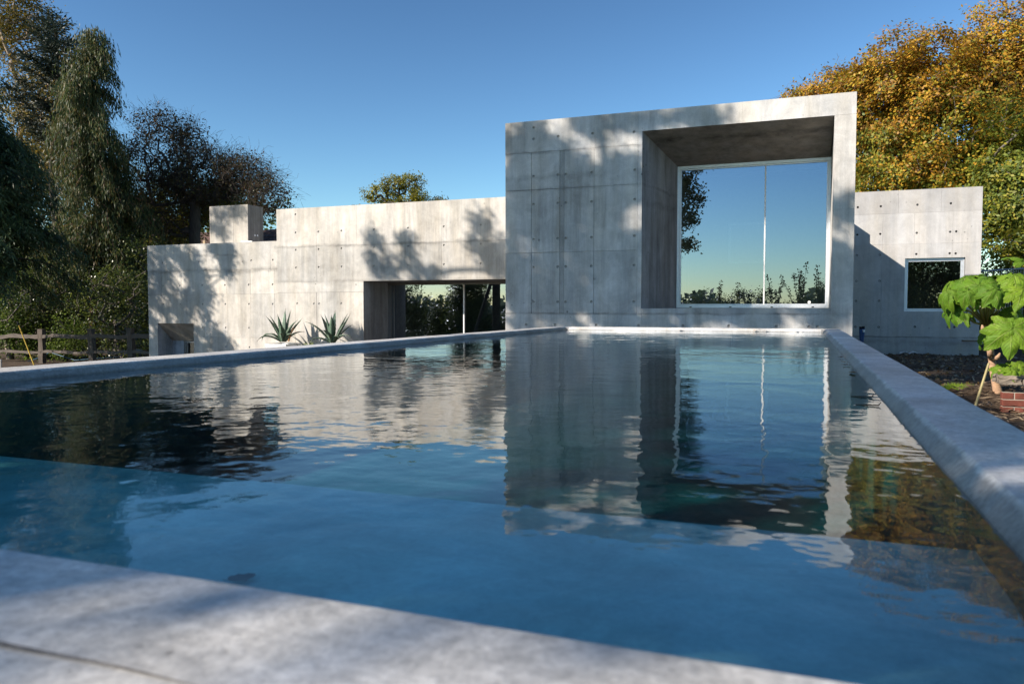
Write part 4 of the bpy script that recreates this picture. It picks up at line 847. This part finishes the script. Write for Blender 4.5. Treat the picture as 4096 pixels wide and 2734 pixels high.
a2 = agave(-10.42, -.83, YA, [(180, .86, 44, .55, .10), (165, .72, 64, .15, .13), (240, .66, 80, .1, .14), (100, .72, 84, .05, .13), (75, .74, 86, .05, .13), (300, .66, 74, .1, .15), (20, .72, 66, .05, .12), (5, .78, 56, -.1, .125), (-20, .74, 30, 1.2, .115), (-40, .55, 34, 1.3, .12), (205, .52, 26, 1.4, .12), (270, .5, 55, 1.0, .14), (-70, .48, 42, 1.1, .13), (140, .6, 48, .5, .12), (50, .6, 50, .4, .12)], 'right agave with wide spread leaves and a long arching left leaf', 'white planter mostly hidden under the right agave')
agave_leaf((-11.60, YA-.1, -.80), R(10), .36, R(70), .2, .06, a1, M_DRYLEAF)
sa = thing('small_agave', (-11.22, 15.62, -1.0), 'small spiky yellow green plant between the two agaves', 'plant')
M_YUCCA = plain('yellow_green_blade', (.17, .20, .05), .5)
for k in range(26):
    az = random.uniform(0, 6.28); xo = random.uniform(-.20, .20); b = MB(); r0 = Vector((-11.20 + xo, 15.62, -1.02)); d = Vector((math.cos(az)*.45, math.sin(az)*.45, 1)).normalized(); s = d.cross(Vector((0, 1, .1))).normalized(); L = random.uniform(.14, .27)
    b.add([tuple(r0 - s*.012), tuple(r0 + s*.012), tuple(r0 + d*L*.6 + s*.014), tuple(r0 + d*L), tuple(r0 + d*L*.6 - s*.014)], [(0, 1, 2, 3, 4)]); b.build('leaf', M_YUCCA, sa)

# ------------------------------------------------------------------ rice paper plant at the right
def tetra_mat():
    m = NT('rice_paper_leaf'); uv = m.n('UVMap'); sep = m.n('SeparateXYZ'); m.set(sep, 0, uv.outputs[0]); u, v = sep.outputs[0], sep.outputs[1]
    au = m.math('ABSOLUTE', u); mid = m.rng(au, .02, .07, 1, 0, True)
    sv = m.math('FRACT', m.math('MULTIPLY', m.math('SUBTRACT', v, m.math('MULTIPLY', au, .35)), 8.0)); side = m.math('MULTIPLY', m.rng(m.math('ABSOLUTE', m.math('SUBTRACT', sv, .5)), .0, .14, 1, 0, True), .55)
    vein = m.math('MAXIMUM', mid, side, clamp=True); nz = m.noise(m.n('TexCoord').outputs['Object'], 7, 4)
    base = m.mix(m.rng(nz, .3, .7, 0, 1), m.mix(m.n('ObjectInfo').outputs['Random'], (.07, .165, .012), (.12, .24, .014)), m.mix(m.n('ObjectInfo').outputs['Random'], (.13, .27, .018), (.24, .36, .022))); c = m.mix(m.math('MULTIPLY', vein, .65), base, (.34, .42, .10))
    edge = m.math('MULTIPLY', m.rng(v, .93, .995, 0, 1), m.rng(nz, .48, .56, 0, 1)); c = m.mix(edge, c, (.45, .36, .20))
    h = m.math('SUBTRACT', m.math('MULTIPLY', nz, .3), vein)
    p = m.bsdf(c, .6, .3, h, .9, .010); t = m.n('BsdfTranslucent'); m.t.links.new(c, t.inputs[0]); mx = m.n('MixShader'); m.set(mx, 0, .38)
    m.t.links.new(p.outputs[0], mx.inputs[1]); m.t.links.new(t.outputs[0], mx.inputs[2]); return m.done(mx)
M_TETRA = tetra_mat(); M_PETIOLE = plain('leaf_stalk', (.36, .33, .09), .5, .4); M_TSTEM = plain('rice_paper_stem', (.38, .24, .15), .85, .2, 0, .35, 9, (2, 2, 8), .6)
def tetra_leaf(hub, R_, normal, tipdir, par, lobes=7, droop=.55, seed=0):
    """palmate leaf: lobes fanned about the hub, pleated along each midrib and drooping to the tips"""
    g = random.Random(seed); n = Vector(normal).normalized(); t = Vector(tipdir); t = (t - n*t.dot(n)).normalized(); s = n.cross(t)
    V = []; UV = []; F = []; span = math.radians(250); nr, nu = 11, 7; c = (lobes-1)/2
    for k in range(lobes):
        q = (k - c)/max(c, 1); ang = q*span/2 + g.uniform(-.08, .08); L = R_*(1.12 - .34*abs(q)**1.4)*g.uniform(.92, 1.08); dr = droop*g.uniform(.75, 1.25); tw = g.uniform(-.35, .35); ph = g.uniform(0, 6)
        d = t*math.cos(ang) + s*math.sin(ang); e = n.cross(d); o = len(V)
        for i_ in range(nr):
            f = i_/(nr-1); w_ = L*.225*max(0, math.sin(math.pi*min(1, f**.78*.97 + .02)))**.85 + .004
            if f < .24: w_ = max(w_, L*f*math.tan(span/(2*lobes))*1.05)
            mid = hub + d*(L*f*(1 - .30*dr*f)) - n*(dr*L*f**1.9*.95)
            tilt = tw*f
            for j in range(nu):
                u = j/(nu-1)*2 - 1; tooth = 1 + (.07 if (i_ + (j == 0)) % 2 else -.05)*(abs(u) > .9)
                z = -.30*w_*abs(u)**1.6 + .020*R_/.25*math.sin(f*20 + ph)*abs(u)*.45 + tilt*u*w_ + .012*math.sin(ph + f*7 + 3*u)
                V.append(tuple(mid + e*(u*w_*tooth) + n*z)); UV.append((u*.8, f))
        F += [(o + i_*nu + j, o + i_*nu + j + 1, o + (i_+1)*nu + j + 1, o + (i_+1)*nu + j) for i_ in range(nr-1) for j in range(nu-1)]
    b = MB(); b.add(V, F); me = b.mesh('leaf'); ul = me.uv_layers.new(name='UVMap')
    for lp in me.loops: ul.data[lp.index].uv = UV[lp.vertex_index]
    return link('leaf', me, par, M_TETRA, True)
Z9 = lambda a, c, Y=9.8: at(3500+a/1.9598, 950+c/1.9598, Y)
tp = thing('rice_paper_plant', (2.04, 9.8, -.93), 'big leaved bright green plant with pale bare stem right of the coping', 'plant')
stem = [Z9(965, 1215), Z9(945, 1130), Z9(925, 1020), Z9(912, 940), Z9(900, 860), Z9(885, 760), Z9(872, 690), Z9(880, 630)]
b = MB(); b.tube([stem[0] + Vector((.01, 0, -.15))] + stem, [.052, .050, .042, .040, .034, .036, .048, .050, .030], 10); b.build('stem', M_TSTEM, tp, True)
for k, (a, c) in enumerate(((960, 940), (905, 900), (845, 720))):
    q = Z9(a, c, 9.24); b = MB(); b.tube([stem[3 if k < 2 else 5] , q, q + Vector((.02 if k == 0 else -.01, -.01, .05))], [.035, .022, .006], 7); b.build('leaf_scar', M_TSTEM, tp, True)
top = stem[6]
LV = [  # hub px, depth, radius m, normal (x,y,z), tip direction, lobes, droop
 (815, 372, 9.00, .250, (-.15, -.80, .55), (-.15, -.1, -1), 7, .35), (690, 325, 9.25, .250, (-.45, -.40, .80), (-1, -.2, -.4), 7, .75), (590, 350, 9.5, .21, (-.5, -.2, .85), (-1, .1, -.4), 7, .8),
 (600, 530, 9.1, .185, (-.55, -.55, .62), (-.9, -.2, -.7), 7, .8), (880, 318, 9.2, .260, (.25, -.55, .78), (.6, -.3, -.6), 7, .6), (760, 300, 9.7, .23, (-.1, .2, .95), (-.4, .8, 0), 7, .6),
 (1085, 300, 9.1, .250, (-.1, -.60, .78), (.1, -.4, -.8), 7, .5), (1150, 400, 8.9, .235, (.2, -.7, .66), (.4, -.2, -.9), 7, .55), (980, 300, 9.8, .24, (.2, .2, .95), (.5, .7, 0), 7, .6),
 (1075, 708, 8.70, .285, (-.05, -.93, .30), (-.10, -.15, -1), 7, .28), (1125, 665, 8.75, .26, (.45, -.75, .45), (.6, -.2, -.7), 7, .45), (850, 742, 9.35, .190, (-.75, -.35, .35), (-.45, -.1, -1), 6, .6),
 (1150, 720, 9.3, .25, (.3, -.3, .9), (.8, .1, -.4), 7, .6), (1010, 1010, 9.6, .16, (-.1, -.65, .70), (-.3, -.3, -.8), 6, .5), (1120, 985, 9.5, .19, (.1, -.6, .75), (.2, -.4, -.8), 6, .5), (560, 420, 9.0, .19, (-.5, -.6, .6), (-.8, -.4, -.6), 7, .8), (720, 420, 8.9, .17, (-.35, -.75, .5), (-.5, -.3, -.8), 7, .7), (930, 400, 8.85, .20, (.15, -.8, .55), (.2, -.3, -.9), 7, .6), (1000, 380, 9.5, .2, (.3, -.3, .9), (.8, 0, -.4), 7, .6), (1090, 560, 9.6, .18, (.3, -.6, .7), (.4, -.2, -.8), 7, .6), (960, 600, 9.7, .15, (.2, -.5, .8), (.2, .2, -.8), 6, .6), (1060, 1030, 9.2, .13, (-.2, -.7, .7), (-.2, -.3, -.9), 6, .6), (690, 600, 9.6, .14, (-.3, -.3, .85), (.1, -.2, -1), 6, .7), (1160, 175, 8.6, .16, (.4, -.3, .85), (-1, -.1, .15), 5, .35)]
for k, (a, c, Y, r_, nn, td, lb, dr) in enumerate(LV):
    h_ = Z9(a, c, Y); tetra_leaf(h_, r_*1.06, nn, td, tp, lb, dr, k+1); b = MB(); src = top if c < 900 else stem[2]; 
    if k in (9, 10, 12): src = stem[5]
    if k == len(LV)-1: src = h_ + Vector((.5, .1, -.6))
    md = src.lerp(h_, .5) + Vector((0, 0, .05 if c < 600 else -.03)); b.tube([src, md, h_], [.014, .011, .007], 6); b.build('leaf_stalk', M_PETIOLE, tp, True)
b = MB(); p0, p1 = Z9(788, 1300, 9.0), Z9(892, 985, 9.24); b.tube([p0 - Vector((.01, 0, .06)), p1], [.013, .011], 7); tag(b.build('garden_cane', plain('bamboo_cane', (.36, .30, .14), .6)), 'thin bamboo cane leaning against the stem of the big leaved plant', 'cane')

# brick planter with stone slab
bp = thing('brick_planter', (2.0, 9.2, -1.07), 'low red brick wall at the right edge under a stone slab', 'brick wall')
M_BRICK = NT('red_brick'); _p = M_BRICK.n('NewGeometry').outputs['Position']; _n1 = M_BRICK.noise(_p, 12, 5, .7); _oi = M_BRICK.n('ObjectInfo').outputs['Random']
M_BRICK = M_BRICK.done(M_BRICK.bsdf(M_BRICK.mul(M_BRICK.mix(_oi, (.13, .042, .030), (.21, .075, .052)), M_BRICK.ramp(_n1, [(.3, (.6, .6, .6)), (.7, (1.2, 1.1, 1.1))])), .9, .2, _n1, .5, .01))
def brick_mesh(l): 
    b = MB(); e = .004; b.box(0, l, 0, .102, 0, .065); me = b.mesh('brick'); bm = bmesh.new(); bm.from_mesh(me); bmesh.ops.bevel(bm, geom=list(bm.edges), offset=.004, segments=1, affect='EDGES'); bm.to_mesh(me); bm.free(); me.materials.append(M_BRICK); return me
BF, BH = brick_mesh(.215), brick_mesh(.102)
for r_ in range(3):
    x = 1.97
    for k in range(7):
        half = (k == 0 and r_ % 2 == 0); o = bpy.data.objects.new('brick', BH if half else BF); col.objects.link(o); o.parent = bp
        o.location = Vector((x, 9.20 + random.uniform(-.003, .003), -1.09 + r_*.075)) - wloc(bp); o.rotation_euler.z = random.uniform(-.006, .006); x += (.102 if half else .215) + .010
b = MB(); b.box(1.978, 3.4, 9.208, 9.295, -1.1, -.872); b.build('mortar', plain('lime_mortar', (.36, .31, .25), .95), bp)
M_STONE = plain('old_stone', (.20, .165, .13), .9, .2, 0, .5, 6, (1, 1, 1), .8)
for k, (x0, x1, lb) in enumerate(((1.93, 2.13, 'rough brown stone block on the brick wall nearest the plant stem'), (2.135, 2.36, 'second rough stone block on the brick wall at the picture edge'))):
    g = np.random.default_rng(k); b = MB(); b.box(x0, x1, 9.15, 9.45, -.785, -.70); me = b.mesh('stone_block'); bm = bmesh.new(); bm.from_mesh(me); bmesh.ops.subdivide_edges(bm, edges=bm.edges, cuts=3, use_grid_fill=True)
    for v in bm.verts: v.co += Vector(g.normal(0, .006, 3))
    bm.to_mesh(me); bm.free(); tag(link('stone_block', me, None, M_STONE), lb, 'stone')

# grass tuft, mulch, litter
P = np.stack([rng.normal(1.9, .085, 2600), rng.normal(11.0, .17, 2600), np.full(2600, -1.07)], 1); P[:, 2] = gz(P[:, 0], P[:, 1]) - .01
ax = rng.normal(0, .35, P.shape); ax[:, 2] = 1; tag(leaves('grass', P, ax, rng.uniform(.06, .14, 2600), .008, leafmat('grass_blade', [(.14, .24, .02), (.25, .36, .03), (.34, .42, .05)], .5), None), kind='stuff')
n = 2200; P = np.stack([rng.uniform(.75, 2.4, n), rng.uniform(6.0, 10.6, n), np.zeros(n)], 1); P[:, 2] = gz(P[:, 0], P[:, 1]) + soil_noise(P[:, 0], P[:, 1]) + rng.uniform(.005, .03, n)
ax = rng.normal(0, 1, P.shape); ax[:, 2] *= .18; tag(leaves('bark_mulch', P, ax, rng.uniform(.05, .22, n), rng.uniform(.008, .022, n), leafmat('mulch', [(.03, .02, .014), (.07, .045, .03), (.16, .11, .07), (.26, .20, .13)], 0), None), kind='stuff')
n = 2600; P = np.stack([rng.uniform(.8, 6, n), rng.uniform(10, 19.8, n), np.zeros(n)], 1); P[:, 2] = gz(P[:, 0], P[:, 1]) + soil_noise(P[:, 0], P[:, 1]) + .012
ax = rng.normal(0, 1, P.shape); ax[:, 2] *= .25; tag(leaves('leaf_litter', P, ax, rng.uniform(.04, .11, n), rng.uniform(.03, .07, n), leafmat('litter', [(.05, .032, .02), (.10, .065, .035), (.22, .13, .04), (.30, .24, .17), (.09, .07, .05)], .1), None), kind='stuff')
n = 900; P = np.stack([rng.uniform(.8, 5, n), rng.uniform(10, 19.8, n), np.zeros(n)], 1); P[:, 2] = gz(P[:, 0], P[:, 1]) + soil_noise(P[:, 0], P[:, 1]); b = MB()
for q in P:
    s = random.uniform(.012, .05); b.add([(q[0]-s, q[1], q[2]), (q[0], q[1]-s*.8, q[2]), (q[0]+s*.9, q[1], q[2]), (q[0], q[1]+s, q[2]), (q[0]+.2*s, q[1], q[2]+s*.7)], [(0, 1, 4), (1, 2, 4), (2, 3, 4), (3, 0, 4)])
tag(b.build('stones', plain('flint', (.13, .105, .08), .9, .2, 0, .6, 3)), kind='stuff')
# white sheet scrap, board, pipes
c = Z9(262, 912, 19.6); g = np.random.default_rng(3); xs, ys = np.meshgrid(np.linspace(-.19, .19, 9), np.linspace(-.12, .12, 6)); zz = -1.04 + .05*np.abs(np.sin(xs*17)*np.cos(ys*19)) + g.uniform(0, .02, xs.shape)
q = np.arange(5)[:, None]*9 + np.arange(8)[None]; tag(link('plastic_sheet', raw_mesh('plastic_sheet', np.stack([xs + c.x, ys + 19.55, zz], -1).reshape(-1, 3), np.stack([q, q+1, q+10, q+9], -1).reshape(-1, 4)), None, M_WHITE, True), 'crumpled white scrap of sheeting on the soil below the right wing', 'plastic scrap')
c0, c1 = Z9(682, 806, 19.55), Z9(775, 808, 19.55); b = MB(); b.box(c0.x, c1.x+.1, 19.40, 19.60, c0.z-.022, c0.z+.012); tag(b.build('timber_board', plain('wet_timber', (.20, .14, .09), .8)), 'short flat timber board fixed low on the right wing wall', 'board')
for (a, c, lb, wt_) in ((205, 872, 'left of two blue pipe ends standing by the tall block corner', False), (242, 866, 'right blue pipe end with a white band by the tall block corner', True)):
    z6 = lambda a_, c_: at(3380+a_/3.2807, 1050+c_/3.2807, 17.6); p_ = z6(a, c); e_ = z6(225 + (0 if wt_ else -12), 1040); t = thing('water_pipe', (e_.x, e_.y, -1.07), lb, 'pipe', 'blue pipe ends by the wall')
    b = MB(); b.tube([(e_.x, e_.y, -1.12), tuple(e_), tuple(e_.lerp(p_, .6)), tuple(p_)], .032, 9); b.build('pipe', plain('blue_pipe', (.02, .06, .17), .45), t, True)
    b = MB(); b.tube([tuple(p_), (p_.x, p_.y, p_.z+.05)], .027, 9); b.build('cap', M_RUBBER, t)
    if wt_: b = MB(); b.tube([(p_.x, p_.y, p_.z-.07), (p_.x, p_.y, p_.z-.02)], .0335, 9); b.build('band', M_WHITE, t)
# temporary wire fence
tf = thing('wire_fence_panel', (5.3, 24, -1.07), 'grey temporary wire mesh fence panel right of the right wing', 'fence'); M_GALV = plain('galvanised_steel', (.50, .52, .54), .35, .5, .7, .1, 12)
x0, x1 = 4.0, 7.4; b = MB(); sl = lambda x: .05*(x - 4.5)
for z in (1.0, .82, -.08, -.95): b.tube([(x0, 24, z + sl(x0)), (x1, 24, z + sl(x1))], .021 if z in (1.0, -.95) else .009, 6)
for x in (x0, x1): b.tube([(x, 24, -1.1), (x, 24, 1.0 + sl(x))], .021, 6)
b.build('frame', M_GALV, tf); b = MB()
for x in np.arange(x0+.05, x1, .055): b.tube([(x, 24.0, -.95), (x, 24.0, 1.0 + sl(x))], .0035, 3, False)
o = b.build('wire', M_GALV, tf); o['kind'] = 'stuff'

# ------------------------------------------------------------------ leaves and twigs on the water
M_DEAD = plain('dead_leaf', (.42, .17, .04), .8, .3, 0, .5, 30); M_DEADG = plain('dead_leaf_dark', (.09, .05, .03), .8, .3, 0, .5, 30)
def dead_leaf(x, y, z, s, a, lb, grp, mat):
    V = []; n = 6
    for i_ in range(n+1):
        t = i_/n; w_ = .5*math.sin(math.pi*(t*.92+.04))*(1 + (.25 if i_ % 2 else -.1)); V += [(s*(t-.5), s*w_*.75, .16*s*abs(t-.5)), (s*(t-.5), 0, .05*s*(t-.5)), (s*(t-.5), -s*w_*.75, .15*s*t*.6)]
    F = [(i_*3+k, i_*3+k+1, i_*3+4+k, i_*3+3+k) for i_ in range(n) for k in range(2)]; b = MB(); b.add(V, F); b.tube([(-s*.5, 0, 0), (-s*.68, .03*s, .02*s)], s*.015, 3)
    o = link('fallen_leaf', b.mesh('fallen_leaf'), None, mat, True, loc=(x, y, z)); o.rotation_euler = (random.uniform(-.1, .1), random.uniform(-.1, .1), a); tag(o, lb, 'leaf', grp)
z3b = lambda a, c: (2700 + a/2.936, 1200 + c/2.936)
for k, (a, c, s) in enumerate(((1782, 455, .10), (1980, 680, .13), (2025, 738, .10), (2060, 775, .10), (2085, 860, .12), (2140, 860, .07))):
    r_ = FW + RT*((z3b(a, c)[0] - PW/2)/FPX) + UP*((PH/2 - z3b(a, c)[1])/FPX); q = r_*(WZ/r_.z)
    dead_leaf(min(q.x, .27), q.y, WZ+.006, s*.42, random.uniform(0, 6), ('brown fallen leaf nearest the far right pool corner', 'large orange brown leaf by the sunlit band of the right coping', 'dark leaf just nearer than the large orange leaf by the right coping', 'brown leaf third before the floating twigs by the right coping', 'dark leaf second before the floating twigs by the right coping', 'brown leaf next before the floating twigs by the right coping')[k], 'fallen leaves along the right coping', M_DEAD if k % 2 == 0 else M_DEADG)
for (a, c, s, lb) in ((940, 362, .09, 'largest orange leaf at the foot of the far coping'), (1060, 364, .08, 'orange leaf just right of the largest at the far coping'), (1420, 364, .06, 'small orange leaf second from the right end of the far coping'), (1490, 364, .05, 'tiny orange leaf nearest the right end of the far coping'), (30, 356, .08, 'orange leaf left of the big window on the far coping')):
    r_ = FW + RT*((z3b(a, c)[0] - PW/2)/FPX) + UP*((PH/2 - z3b(a, c)[1])/FPX); q = r_*(-.345/r_.z)
    dead_leaf(q.x, 12.155, -.338, s*.62, random.uniform(-.4, .4), lb, 'orange leaves along the far coping', M_DEAD)
for k, (u, v, L, lb) in enumerate(((3500, 1590, .16, 'upper of two short twigs floating beside the right coping'), (3525, 1624, .18, 'lower of two short twigs floating beside the right coping'))):
    r_ = FW + RT*((u - PW/2)/FPX) + UP*((PH/2 - v)/FPX); q = r_*(WZ/r_.z); x = min(q.x, .27); b = MB()
    b.tube([(x - .075, q.y + .015, WZ+.001), (x - .04, q.y, WZ+.003), (x, q.y - .008, WZ+.004), (x+.010, q.y + .015, WZ+.014)], [.0012, .0025, .0025, .0012], 5); b.tube([(x - .03, q.y, WZ+.003), (x - .042, q.y - .03, WZ+.004)], .0012, 4)
    tag(b.build('twig', M_DEADG), lb, 'twig', 'twigs floating by the coping')
dead_leaf(-.95, 1.12, -.493, .05, 1.0, 'single brown leaf sunk on the shallow pool bench', None, M_DEADG)
